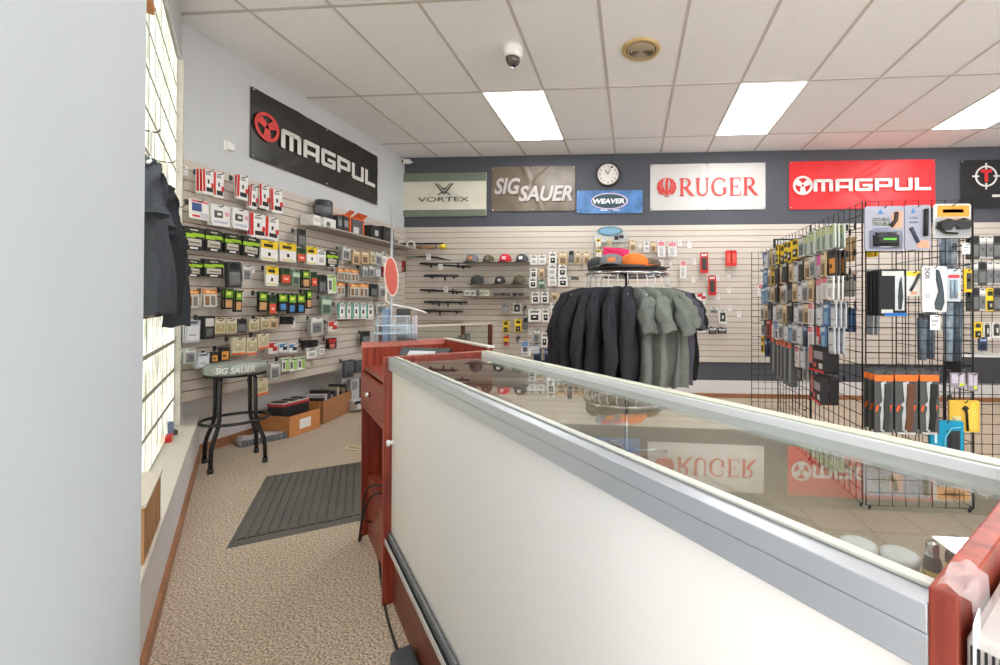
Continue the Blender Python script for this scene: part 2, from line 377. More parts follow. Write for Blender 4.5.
MB().lathe([(.058,-.083),(.057,-.1),(.046,-.13),(.024,-.147),(0,-.152)], 24).build('dome', mat((92,84,78), .1, noise=0), t)
MB().lathe([(.02,-.108),(.02,-.152),(.014,-.158),(0,-.158)], 14, (.01,-.01,0)).build('lens', BLACK, t)
t = thing('wall_camera', 'small white bullet camera in the corner where the walls meet', 'security camera', (*BW.w(.11, .0)[:2], 3.2), R(-40))
MB().tube([(0,.02,0),(0,-.04,0)], .012, 10).build('bracket', WHITE, t)
MB().tube([(0,-.03,0),(0,-.13,-.02)], .034, 16).build('housing', WHITE, t)
MB().tube([(0,-.128,-.02),(0,-.134,-.021)], .022, 14).build('lens', BLACK, t)
s, z = LW.at(230.5, 147, .02)
t = thing('wall_sensor', 'small white sensor box on the grey wall above the slats', 'sensor', LW.w(s, 0, z), LW.rz)
MB().bulge(-.035, -.035, .035, .035, -.002, .03, 0, .3).build('cover', WHITE, t); MB().box(-.04, -.006, -.04, .04, 0, .04).build('base', WHITE, t)

# ================================================================== banners and clock
def letters_block(mb, word, x0, z0, x1, z1, y, mi):
    L = {'M': (1.3, [(0,0,.25,.9),(.1,.76,1.2,1),(.52,0,.77,.9),(1.05,0,1.3,.9),(0,.76,.1,.93),(1.2,.76,1.3,.93)]),
         'A': (1.15, [(0,0,.26,.9),(.1,.76,1.15,1),(.89,0,1.15,.8),(.26,.24,.9,.46),(0,.76,.1,.93)]),
         'G': (1.15, [(0,.07,.26,.93),(.08,.77,1.15,1),(.08,0,1.07,.23),(.89,.07,1.15,.55),(.5,.36,.9,.55)]),
         'P': (1.15, [(0,0,.26,1),(.2,.77,1.07,1),(.89,.35,1.15,.93),(.2,.28,1.07,.5)]),
         'U': (1.15, [(0,.07,.26,1),(.08,0,1.07,.24),(.89,.07,1.15,1)]),
         'L': (1.05, [(0,0,.26,1),(.2,0,1.05,.24)])}
    tot = sum(L[c][0] for c in word) + .16*(len(word)-1); k = (x1-x0)/tot; x = x0
    for c in word:
        w, rs = L[c]
        for a, b, c_, d in rs:
            mb.box(x+a*k, y-.002, z0+b*(z1-z0), x+c_*k, y, z0+d*(z1-z0), mi)
        x += (w+.16)*k
def tri_emblem(mb, cx, cz, r, y, mi):
    mb.stroke(arc(cx, cz, r*.88, 0, 360, 32), r*.24, y, y-.002, mi)
    for a in (90, 210, 330):
        mb.prism([(cx+r*.9*math.cos(R(a+180-22)), cz+r*.9*math.sin(R(a+180-22))), (cx+r*.9*math.cos(R(a+180+22)), cz+r*.9*math.sin(R(a+180+22))),
                  (cx+r*.22*math.cos(R(a+180+60)), cz+r*.22*math.sin(R(a+180+60))), (cx+r*.22*math.cos(R(a+180-60)), cz+r*.22*math.sin(R(a+180-60)))], y, y-.002, mi)
def serif_word(mb, x0, z0, x1, z1, y, mi):
    """R U G E R in roman capitals"""
    def Rr(o, q):
        q.append(([(o+.2,0),(o+.2,1)], .15)); q.append(([(o+.05,.02),(o+.36,.02)], .04)); q.append(([(o+.05,.98),(o+.3,.98)], .04))
        q.append(([(o+.2,.97)]+[(o+.4+.28*math.cos(R(a)), .735+.245*math.sin(R(a))) for a in range(80, -81, -20)]+[(o+.2,.48)], [.05,.06,.09,.12,.14,.15,.14,.12,.09,.06,.05]))
        q.append(([(o+.42,.49),(o+.62,.25),(o+.8,.06),(o+.98,.0)], [.15,.15,.13,.04]))
    def Uu(o, q):
        q.append(([(o+.2,1),(o+.2,.3)]+[(o+.49+.29*math.cos(R(a)), .3+.27*math.sin(R(a))) for a in range(200, 341, 20)]+[(o+.78,.3),(o+.78,1)], [.15,.15,.14,.13,.12,.1,.09,.08,.07,.07,.07,.07][:12]))
        q.append(([(o+.05,.98),(o+.36,.98)], .04)); q.append(([(o+.65,.98),(o+.92,.98)], .04))
    def Gg(o, q):
        q.append((arc(o+.52, .5, .43, 42, 325, 16, .48), [.05,.06,.08,.08,.09,.11,.13,.15,.16,.15,.13,.11,.09,.08,.07,.07,.07]))
        q.append(([(o+.84,.42),(o+.84,.08)], .14)); q.append(([(o+.66,.43),(o+.99,.43)], .04)); q.append(([(o+.85,.95),(o+.85,.7)], .04))
    def Ee(o, q):
        q.append(([(o+.2,0),(o+.2,1)], .15))
        for zz, e in ((.975,.7),(.02,.74),(.5,.55)): q.append(([(o+.05 if zz != .5 else o+.2,zz),(o+e,zz)], .05))
        for a, b, c in ((.7,.98,.78),(.74,.02,.24),(.55,.6,.4)): q.append(([(o+a,b),(o+a,c)], .04))
    q = []
    for fn, o in ((Rr,0),(Uu,1.0),(Gg,2.02),(Ee,3.1),(Rr,3.95)): fn(o, q)
    kx, kz = (x1-x0)/4.95, z1-z0
    for pts, wd in q:
        ws = [w*kz for w in (wd if isinstance(wd, list) else [wd]*len(pts))]
        mb.stroke([(x0+a*kx, z0+b*kz) for a, b in pts], ws, y, y-.002, mi)
def banner(fr, p_tl, p_br, label, base_cols, seed, off=.012, cat='banner', amp=.006, hw=None):
    s0, z1 = fr.at(*p_tl, off); s1, z0 = fr.at(*p_br, off)
    w, h = s1-s0, z1-z0
    t = thing('vinyl_banner', label, cat, fr.w((s0+s1)/2, off, (z0+z1)/2), fr.rz)
    mb = sheet(MB(), w, h, 0, amp, seed); mb.build('vinyl_sheet', base_cols, t)
    e = MB()
    for x in (-w/2+.02, 0, w/2-.02):
        for z in (-h/2+.02, h/2-.02):
            e.tube([(x, .0, z), (x, -.012, z)], .009, 10)
    e.build('eyelets', CHROME, t)
    return t, w, h
Y = -.0085
RED = mat((224,38,44), .45, noise=.05, scale=4, name='red_vinyl'); LET = mat((232,230,226), .5, noise=.03, scale=6)
BLKV = mat((46,44,42), .32, noise=.25, scale=3, name='black_vinyl')
# side wall, black
t, w, h = banner(LW, (251,86), (377.3,205), 'black vinyl banner with white lettering and red round emblem on the side wall', BLKV, 3, amp=.008)
Y = -.0185
m = MB(); letters_block(m, 'MAGPUL', -w/2+.165*w, -.18*h, w/2-.045*w, .11*h, Y, 0); m.build('lettering', LET, t)
m = MB(); tri_emblem(m, -w/2+.082*w, .01, .205*h, Y, 0); m.build('emblem', mat((226,70,66), .5), t)
# cream with green bands
t, w, h = banner(BW, (403.2,174), (486.3,216), 'cream banner with grey-green bands and a dark pointed emblem on the back wall', mat((222,218,202), .5, noise=.03, scale=4), 5)
Y = -.014
m = MB(); m.box(-w/2, Y, h/2-.19*h, w/2, Y+.001, h/2); m.box(-w/2, Y, -h/2, w/2, Y+.001, -h/2+.15*h); m.build('colour_bands', mat((118,128,112), .5, noise=.05, scale=6), t)
m = MB(); DK = mat((62,70,64), .6); text(m, 'VORTEX', -w*.31, -h*.16, w*.30, -h*.055, Y-.001, 0, .0)
m.build('lettering', DK, t)
m = MB()
for sx in (-1, 1):
    m.stroke([(sx*w*.105, h*.26),(sx*w*.0+sx*.004, h*.02)], .02, Y, Y-.002); m.stroke([(sx*w*.07, h*.26),(sx*w*.012, h*.12)], .012, Y, Y-.002)
    m.stroke([(sx*w*.02, h*.06),(sx*w*.075, h*-.005)], .014, Y, Y-.002)
m.stroke([(-w*.03,h*.145),(w*.03,h*.145)], .012, Y, Y-.002); m.stroke([(0,h*.14),(0,h*.06)], .012, Y, Y-.002)
m.build('emblem', DK, t)
# brown
t, w, h = banner(BW, (491.8,167.2), (575.2,210.7), 'brown-grey banner with big slanted pale letters on the back wall', mat((112,100,86), .4, noise=.22, scale=4), 9, amp=.012)
Y = -.026
m = MB(); text(m, 'SIG', -w*.46, -h*.13, -w*.15, h*.24, Y, 0, .03, .25); text(m, 'SAUER', -w*.17, -h*.29, w*.47, h*.06, Y-.001, 0, .03, .25); m.build('lettering', mat((184,176,174), .5), t)
# blue
t, w, h = banner(BW, (576.8,190.8), (642.6,213), 'small blue banner with a dark oval below the clock', mat((74,120,176), .4, noise=.4, scale=5), 12)
Y = -.014
m = MB(); m.prism([(w*.03*0+p[0], p[1]) for p in arc(0, h*.02, w*.28, 0, 360, 32, h*.36)][:-1], Y, Y-.001, 0); m.build('oval_border', mat((206,188,214), .5), t)
m = MB(); m.prism([p for p in arc(-.006, h*.02, w*.26, 0, 360, 32, h*.31)][:-1], Y-.001, Y-.0022, 0); m.build('oval', mat((44,74,86), .5), t)
m = MB(); text(m, 'WEAVER', -w*.255, -h*.09, w*.23, h*.13, Y-.0035, 0, .04, .15); m.build('lettering', mat((238,240,240), .5), t)
m = MB(); m.box(-w*.14, Y-.001, -h*.4, -w*.03, Y, -h*.34); m.box(w*.05, Y-.001, -h*.4, w*.16, Y, -h*.35); m.build('small_print', mat((190,210,226), .5), t)
# white with red
t, w, h = banner(BW, (650.2,164.6), (765.4,209.3), 'white banner with red roman letters and a red bird emblem on the back wall', mat((200,198,197), .5, noise=.02, scale=4), 14, amp=.005)
Y = -.012; RD = mat((206,52,46), .5)
m = MB(); serif_word(m, -w*.25, -h*.2, w*.44, h*.185, Y, 0); m.build('lettering', RD, t)
m = MB(); cx, r = -w*.355, h*.205
for sx in (-1, 1):
    for k, an in enumerate((82, 58, 32, 4, -26)):
        p0 = (sx*.10, -.55+.02*k); p1 = (sx*1.12*math.cos(R(an-42)), 1.0*math.sin(R(an-42))); p2 = (sx*math.cos(R(an))*1.0, math.sin(R(an)))
        pts = [(cx+r*((1-q)**2*p0[0]+2*q*(1-q)*p1[0]+q*q*p2[0]), r*((1-q)**2*p0[1]+2*q*(1-q)*p1[1]+q*q*p2[1])) for q in [j/9 for j in range(10)]]
        m.stroke(pts, [r*w_ for w_ in (.05,.08,.11,.14,.17,.18,.18,.17,.13,.04)], Y, Y-.002)
m.prism([(cx-r*.16, -h*.0), (cx-r*.06, -h*.16), (cx+r*.06, -h*.16), (cx+r*.16, -h*.0), (cx+r*.13, h*.09), (cx+r*.2, h*.15), (cx+r*.06, h*.205), (cx-r*.08, h*.18), (cx-r*.14, h*.1)], Y, Y-.0025)
for sx in (-1, 0, 1): m.stroke([(cx+sx*r*.05, -h*.08), (cx+sx*r*.22, -h*.22)], [r*.12, r*.06], Y, Y-.002)
m.build('emblem', RD, t)
# red
t, w, h = banner(BW, (789.2,161.8), (935,208), 'red banner with white block letters and round emblem on the back wall', RED, 21, amp=.01)
Y = -.022
m = MB(); letters_block(m, 'MAGPUL', -w/2+.165*w, -.14*h, w/2-.035*w, .115*h, Y, 0); m.build('lettering', LET, t)
m = MB(); tri_emblem(m, -w/2+.09*w, -.01*h, .2*h, Y, 0); m.build('emblem', LET, t)
# black at the picture edge
t, w, h = banner(BW, (960.4,160.4), (1060,207.8), 'black banner with a red letter in white crosshairs on the back wall', mat((36,36,38), .4, noise=.2, scale=4), 24)
Y = -.014; ex = -w/2+.252*w
m = MB(); m.stroke(arc(ex, h*.16, h*.2, 0, 360, 32), h*.035, Y, Y-.002)
for a in range(0, 360, 90): m.stroke([(ex+h*.14*math.cos(R(a)), h*.16+h*.14*math.sin(R(a))), (ex+h*.27*math.cos(R(a)), h*.16+h*.27*math.sin(R(a)))], h*.035, Y, Y-.002)
m.box(ex+w*.06, Y-.002, -h*.27, w*.4, Y, -h*.22); m.build('crosshairs', LET, t)
m = MB(); text(m, 'T', ex-h*.11, h*.04, ex+h*.11, h*.3, Y-.003, 0, .06); text(m, 'TACTICAL', ex+h*.32, h*.16, ex+h*1.5, h*.32, Y-.003, 0, .03); m.build('lettering', mat((214,44,50), .5), t)
# clock
s, z = BW.at(608, 174, .03); rr = .168
t = thing('wall_clock', 'round black-rimmed wall clock above the blue banner', 'clock', BW.w(s, 0, z), BW.rz)
def ring(mb, prof, seg=36):   # lathe about the y axis, prof (r, y)
    vs = [(r*math.cos(2*math.pi*k/seg), y, r*math.sin(2*math.pi*k/seg)) for r, y in prof for k in range(seg)]
    return mb.add(vs, [(i*seg+k, i*seg+(k+1)%seg, (i+1)*seg+(k+1)%seg, (i+1)*seg+k) for i in range(len(prof)-1) for k in range(seg)], 0, True)
ring(MB(), [(rr,0),(rr,-.03),(rr*.95,-.042),(rr*.86,-.04),(rr*.84,-.02)]).build('rim', mat((52,50,54), .3), t)
ring(MB(), [(rr*.86,-.02),(0,-.02)]).build('face', mat((230,224,218), .6), t)
m = MB()
for k in range(12):
    a = R(k*30); u, q = math.cos(a), math.sin(a); n_ = str(((14-k) % 12) + 1)
    text(m, n_, u*rr*.66-.012, q*rr*.66-.013, u*rr*.66+.012, q*rr*.66+.013, -.022, 0, .0)
m.build('numerals', BLACK, t)
m = MB(); m.stroke([(0,0),(rr*.22,rr*.6)], .009, -.022, -.024); m.build('hand', BLACK, t)
m = MB(); m.stroke([(0,0),(-rr*.24,rr*.34)], .012, -.0245, -.026); m.build('hand', BLACK, t)

# ================================================================== counter (display case) and cash stand
U0 = np.array([-.980, 1.666]); CD = np.array([.6646, -.7472]); CN = np.array([.7472, .6646]); CRZ = math.atan2(-.7472, .6646)
def cw(a, p, z=0): v = U0+CD*a+CN*p; return (float(v[0]), float(v[1]), z)
def crel(px, py, z): v = atz(px, py, z)[:2]-U0; return float(v @ CD), float(v @ CN)
CL, CWD = 1.795, .420
case = thing('display_case', 'long glass-topped display counter with white back panels and cherry end', 'display counter', (*U0, 0), CRZ)
MB().box(0, .02, 0, CL, CWD-.02, .25).build('kick_base', wood_mat((112,58,46), (138,76,60), 0, .4), case)
MB().box(0, .012, .25, CL, CWD-.01, .262).build('deck', mat((112,98,84), .95, noise=.22, scale=140), case)
m = MB(); m.box(0, -.012, .252, CL, -.009, .272); m.box(0, -.009, .252, CL, .030, .256); m.box(0, .026, .256, CL, .030, .290); m.box(0, -.0075, .256, CL, .001, .262, 1); m.box(0, .001, .256, CL, .004, .296, 2)
m.build('sliding_track', [ALU_L, BLACK, mat((150,154,158), .4, .4, noise=.02)], case)
d1 = MB().box(.005, .012, .272, CL-.002, .018, .95).build('sliding_door', WHITE_DOOR, case)
MB().lathe([(0,0),(.008,0),(.007,.012),(.012,.018),(.012,.026),(0,.028)], 16, (0,0,0)).build('knob', WHITE, d1)
kn = d1.children[0]; kn.rotation_euler = (R(90), 0, 0); kn.location = (.045, .012, .665)
d2 = MB().box(.91, .020, .272, CL-.002, .0225, .95).build('sliding_door', WHITE_DOOR, case)
m = MB(); m.box(0, -.002, .948, CL, .03, .9755); m.box(0, -.0035, .9765, CL, .03, .998); m.box(0, -.001, .97, CL, .028, .98)
m.box(0, .018, .998, CL, .03, 1.002, 1)
m.build('back_rail', [ALU, mat((196,198,188), .4)], case, bevel=.0012)
m = MB(); m.box(0, CWD-.032, .955, CL, CWD, .998); m.box(0, CWD-.030, .998, CL, CWD, 1.002, 1); m.build('front_rail', [mat((244,246,248), .35, noise=.01), mat((206,208,190), .3, noise=.02)], case, bevel=.002)
MB().box(.0, CWD-.012, .262, CL, CWD-.006, .955).build('front_glass', GLASS_V, case)
gz = lambda p: .980-(p-.03)*.010
MB().add([(x,p,gz(p)+q) for q in (0,.005) for x,p in ((0,.0305),(CL,.0305),(CL,CWD-.033),(0,CWD-.033))], [(0,3,2,1),(4,5,6,7),(0,1,5,4),(1,2,6,5),(2,3,7,6),(3,0,4,7)]).build('glass_top', GLASS, case)
MB().box(.02, .04, .83, CL-.02, .375, .836).build('glass_shelf', GLASS_V, case)
MB().box(-.022, -.018, 0, 0, CWD+.004, .998).build('end_panel', CHERRY, case, bevel=.002)
MB().box(CL, -.004, 0, CL+.018, CWD+.01, 1.012).build('end_panel', CHERRY, case, bevel=.002)
# cash stand
SL = .645
stand = thing('cash_stand', 'cherry cash stand with drawer and open shelf beyond the counter', 'cash stand', cw(-.022-SL, 0), CRZ)
MB().box(0, 0, 0, .022, .45, 1.012).build('end_panel', CHERRY, stand, bevel=.002)
MB().box(.022, .425, 0, SL, .447, 1.012).build('front_panel', CHERRY, stand, bevel=.002)
MB().box(.022, .01, .87, SL, .425, .892).build('work_surface', CHERRY_H, stand)
MB().box(.022, .03, .30, SL, .425, .318).build('shelf', CHERRY_H, stand)
MB().box(.022, .03, 0, SL, .05, .30).build('kick_base', CHERRY_H, stand)
MB().box(SL-.022, .0, 0, SL, .43, .998).build('end_panel', CHERRY, stand, bevel=.002)
MB().box(.0, -.002, .986, .024, .45, 1.014).build('edge_strip', mat((206,130,116), .4), stand)
MB().box(.0, .42, 1.012, SL+.02, .455, 1.02).build('ledge_top', mat((222,212,206), .4), stand)
dr = MB().box(.03, -.008, .69, SL-.05, .012, .862).build('drawer', CHERRY_H, stand, bevel=.002)
MB().box(.03, .012, .70, SL-.05, .40, .71).build('drawer_box', CHERRY_H, dr)
k = MB().tube([(.31,-.008,.79),(.31,-.03,.79)], .012, 12).build('knob', CHROME, dr)
# papers on its shelf, cables
t = thing('paper_stack', 'white papers standing on the cash stand shelf', 'papers', cw(-.2, .12, .318), CRZ)
for i in range(4): MB().box(-.1+i*.012, -.06, 0, -.095+i*.012, .15, .28-.02*i).build('sheet', mat((236,232,226), .7), t)
def cable(label, pts, r, m, name='power_cord'):
    P = [Vector(p) for p in pts]; Q = []
    for i in range(len(P)-1):
        a, b, c, d = P[max(i-1,0)], P[i], P[i+1], P[min(i+2,len(P)-1)]
        for q in range(6):
            u = q/6; Q.append(.5*((2*b)+(c-a)*u+(2*a-5*b+4*c-d)*u*u+(3*b-a-3*c+d)*u**3))
    Q.append(P[-1]); o = MB().tube(Q, r, 8).build(name, m); return tag(o, label, 'cord')
f0 = lambda x, y, z=.006: (*atz(x, y, z)[:2], z)
cable('thin black cord running along the counter base to the floor pedal', [cw(-.20, .1, .34), cw(-.30, .0, .34), cw(-.40, -.025, .2), f0(375, 525, .05), f0(378, 548), f0(381, 580), f0(386, 612), f0(392, 634), f0(397, 650), f0(400, 662)], .0045, BLACK)
cable('black cord hanging out of the open cash stand shelf', [cw(-.2, .15, .33), cw(-.34, .03, .36), cw(-.47, -.005, .30), cw(-.535, -.012, .15), cw(-.56, -.02, .02), f0(367, 517), f0(372, 512)], .005, BLACK)
cable('pale cord loop lying on the carpet beyond the mat', [f0(363, 448), f0(352, 446), f0(346, 448), f0(354, 450), f0(365, 449)], .005, mat((236,216,186), .6))
a = f0(404, 668)
t = thing('floor_pedal', 'dark grey power adapter on the carpet at the counter base', 'power adapter', (a[0], a[1], 0), CRZ)
MB().box(-.05, -.035, 0, .09, .035, .045).build('housing', mat((74,76,80), .6), t, bevel=.012); MB().tube([(-.05,0,.02),(-.075,0,.016)], .008, 8).build('strain_relief', BLACK, t)
# register: dark terminal with a pale panel lying in the stand
a = cw(-.25, .19, .892)
t = thing('card_terminal', 'dark grey terminal with a silver screen face on the cash stand', 'terminal', a, CRZ+R(42)); t.scale = (.82,)*3
m = MB(); m.prism_z([(-.12,-.1),(.12,-.1),(.12,.1),(-.12,.1)], 0, .03); m.build('base', mat((62,66,70), .5), t, bevel=.008)
m = MB(); m.add([(-.13,-.06,.03),(.13,-.06,.03),(.16,.05,.135),(-.16,.05,.135),(-.13,-.03,.03),(.13,-.03,.03),(.16,.08,.12),(-.16,.08,.12)], [(0,1,2,3),(7,6,5,4),(0,4,5,1),(1,5,6,2),(2,6,7,3),(3,7,4,0)])
m.build('screen', mat((70,76,80), .4), t)
m = MB(); m.add([(-.09,-.062,.035),(.09,-.062,.035),(.075,.03,.118),(-.095,.03,.118)], [(0,1,2,3)]); m.build('screen_face', mat((206,206,212), .3), t)
cable('black cable coil lying in front of the terminal on the cash stand', [cw(-.42+.05*math.cos(q*.7), .2+.05*math.sin(q*.7), .90+.012*math.sin(q)+.02) for q in range(14)], .006, BLACK, 'cable_coil')

# clear tiers, pole and sign on the stand's far end
p = cw(-.60, .13, 1.012); p = dep(391, 343, 2.42)
t = thing('acrylic_riser', 'clear acrylic stepped riser on the cash stand end', 'display riser', (*cw(-.665, .16)[:2], 1.014), CRZ+R(90))
for k, (wd, hh, dd) in enumerate(((.20,.045,.14),(.18,.085,.10),(.16,.135,.055))):
    m = MB(); x, z, y1 = wd/2, hh, .07; y0 = .07-dd
    m.box(-x, y0, 0, x, y0+.003, z); m.box(-x, y0, z-.003, x, y1, z); m.box(-x, y0, 0, -x+.003, y1, z); m.box(x-.003, y0, 0, x, y1, z)
    tier = m.build('tier', PLASTIC, t); m = MB()
    for q in (y0, y1): m.tube([(-x,q,0),(-x,q,z),(x,q,z),(x,q,0)], .0022, 5)
    m.tube([(-x,y0,z),(-x,y1,z)], .0022, 5); m.tube([(x,y0,z),(x,y1,z)], .0022, 5); m.build('polished_edge', mat((206,222,236), .15, noise=.05), tier)
b0 = np.array(cw(-.69, .22, 0)[:2])
t = thing('counter_sign_stand', 'tall thin metal pole stand with a red oval sign behind the cash stand', 'sign stand', (*cw(-.80, .17)[:2], 0))
MB().lathe([(0,0),(.15,0),(.15,.012),(.02,.03),(0,.03)], 24).build('base', CHROME, t)
MB().tube([(0,0,.02),(0,0,1.78)], .007, 10).build('pole', mat((170,174,180), .3, .5, noise=0), t)
def oval(mb, rx, rz_, y0, y1, mi=0): return mb.prism(arc(0, 0, rx, 0, 360, 28, rz_)[:-1], y0, y1, mi)
o = oval(MB(), .037, .115, .0, -.006).build('sign_border', mat((226,216,206), .5), t, (.005, -.012, 1.375)); o.rotation_euler = (0, R(-4), R(33)-t.rotation_euler[2])
o = oval(MB(), .031, .107, -.006, -.009).build('sign_face', mat((190,84,70), .5), t, (.005, -.012, 1.375)); o.rotation_euler = (0, R(-4), R(33)-t.rotation_euler[2])
MB().tube([(-.03,0,1.36),(-.035,0,1.24),(.0,0,1.215),(.1,.06,1.19),(.16,.1,1.165)], .005, 8).build('wire_arm', WHITE, t)
MB().box(.01, .03, 1.0, .09, .05, 1.19).build('pouch', mat((78,76,76), .7), t, bevel=.006)
MB().box(-.05, -.01, .98, -.012, .01, 1.19).build('sleeve', mat((128,150,180), .4), t, bevel=.004)
MB().box(.10, .05, 1.02, .125, .06, 1.15).build('tag_strip', mat((214,208,214), .5), t)

# glass showcase standing behind the stand, brown corner posts
A, B = dep(404, 333, 3.15), dep(492.5, 322, 3.75); A, B = np.array(A[:2]), np.array(B[:2])
ang = math.atan2(*(B-A)[::-1]); ln = float(np.linalg.norm(B-A))
t = thing('glass_showcase', 'low glass showcase with a dark wooden corner post behind the cash stand', 'showcase', (*A, 0), ang)
BRN = wood_mat((92,48,36), (122,64,48), 2, .4)
MB().box(0, 0, 0, ln, .45, .62).build('cabinet', CHERRY, t)
for x in (0, ln-.028):
    for y in (0, .422): MB().box(x, y, .62, x+.028, y+.028, 1.05).build('corner_post', BRN, t)
MB().box(0, 0, 1.05, ln, .45, 1.058).build('glass_top', GLASS_V, t); MB().box(.028, .004, .62, ln-.028, .009, 1.05).build('front_glass', GLASS_V, t)
m = MB(); m.box(0, -.004, 1.046, ln, .006, 1.062); m.build('edge_trim', mat((218,206,190), .5), t)
MB().box(.02, .03, .80, ln-.03, .42, .806).build('glass_shelf', GLASS_V, t)
def showcase_item(name, lab, cat, x, y, z, m, c, zr=0):
    o = m.build(name, c); o.location = (*(A+(B-A)/ln*x+np.array([-(B-A)[1], (B-A)[0]])/ln*y), z); o.rotation_euler = (0, 0, ang+zr); tag(o, lab, cat); return o
m = MB()
for k in range(6): m.box(-.15+k*.05, -.02, .03*(k % 2), -.11+k*.05, .02, .09+.015*k)
showcase_item('chain_sculpture', 'grey notched metal bracket in the glass showcase', 'bracket', ln*.62, .12, .806, m, mat((150,146,140), .5, .3, noise=.15))
m = MB().lathe([(0,0),(.05,0),(.055,.03),(.03,.06),(.035,.10),(0,.12)], 16); showcase_item('carved_figure', 'small brown carved figure in the glass showcase', 'figurine', ln*.72, .3, .806, m, mat((134,98,70), .7))
m = MB().bulge(-.09, 0, .09, .07, 0, .08); showcase_item('dark_pouch', 'dark bundle lying in the glass showcase', 'pouch', ln*.30, .15, .806, m, mat((70,64,58), .7))
m = MB().box(-.07, -.05, 0, .07, .05, .045); showcase_item('white_card_box', 'white box on the glass showcase shelf', 'box', ln*.28, .30, .806, m, mat((236,234,230), .6))

# things on the near end of the case
for i, (px, py) in enumerate(((880, 556), (908, 564))):
    a, b = crel(px, py, .80); 
    t = thing('plastic_tub', ['white plastic tub inside the counter, farther from the bottles', 'white plastic tub inside the counter, nearer the bottles'][i], 'tub', cw(1.632+.046*i, .295+.018*i, .836), CRZ, 'white tubs inside the counter')
    MB().lathe([(0,0),(.019,0),(.022,.030)], 28).build('cup', mat((228,234,240), .4), t); MB().lathe([(.0235,.029),(.024,.034),(.018,.036),(0,.036)], 28).build('lid', mat((236,240,244), .35), t)
for i in range(2):
    t = thing('small_bottle', ['small dark bottle with silver cap inside the counter, beside the tubs', 'small dark bottle with silver cap inside the counter, against the cherry panel'][i], 'bottle', cw(1.712+.014*i, .32+.04*i, .836), 0, 'small bottles inside the counter')
    t.scale = (.62,)*3
    MB().lathe([(0,0),(.016,0),(.017,.006),(.017,.062),(.012,.074),(.009,.08)], 18).build('glass_body', mat((84,66,48), .12, noise=.3, scale=40), t)
    MB().lathe([(.0165,.02),(.0172,.02),(.0172,.045),(.0165,.045)], 18).build('label_band', mat((206,170,60), .4), t)
    MB().lathe([(.0125,.074),(.0125,.098),(.010,.102),(0,.102)], 18).build('cap', CHROME, t)
t = thing('plastic_tray', 'shallow white plastic tray inside the counter under the tubs', 'tray', cw(1.40, .20, .836), CRZ)
m = MB(); m.box(0,0,0,.36,.09,.003); m.box(0,0,.003,.36,.003,.012); m.box(0,.087,.003,.36,.09,.012); m.box(0,0,.003,.003,.09,.012); m.box(.357,0,.003,.36,.09,.012); m.build('body', mat((226,232,238), .4), t)
# beyond the panel: slotted plastic bin and a torn clear bag
t = thing('slotted_bin', 'grey slotted plastic bin beside the cherry counter end', 'bin', cw(CL+.021, -.006, 0), CRZ)
GB = mat((186,180,176), .5)
m = MB(); m.box(0, 0, 0, .34, .32, .992); m.build('body', GB, t, bevel=.006)
m = MB()
for i in range(9): m.box(-.0015, .03+i*.03, .80, .0, .04+i*.03, .965)
for i in range(30): m.box(.003+i*.0036, -.0012, .80, .0045+i*.0036, 0, .986)
m.build('slots', BLACK, t)
t = thing('plastic_bag', 'crumpled clear plastic bag over the corner of the cherry end panel', 'bag', cw(CL+.018, -.004, 1.014), CRZ)
rn = random.Random(4)
def crum(u, v):
    x = u*.024-.012; y = v*.045-.003; z = .002+.006*abs(math.sin(u*5+v*3))*abs(math.cos(v*4-u*3))
    if u > .62: z -= (u-.62)*.16; x = .62*.024-.012+.004+(u-.62)*.01
    return (x, y, z)
MB().grid(16, 16, crum).build('film', mat((236,232,234), .25, noise=.08, scale=60, alpha=.3), t)
MB().grid(10, 8, lambda u, v: (.008+.002*math.sin(v*5), -.006+v*.025, -.012-u*.035+.01*math.sin(v*6))).build('tail', mat((232,232,234), .4), t)

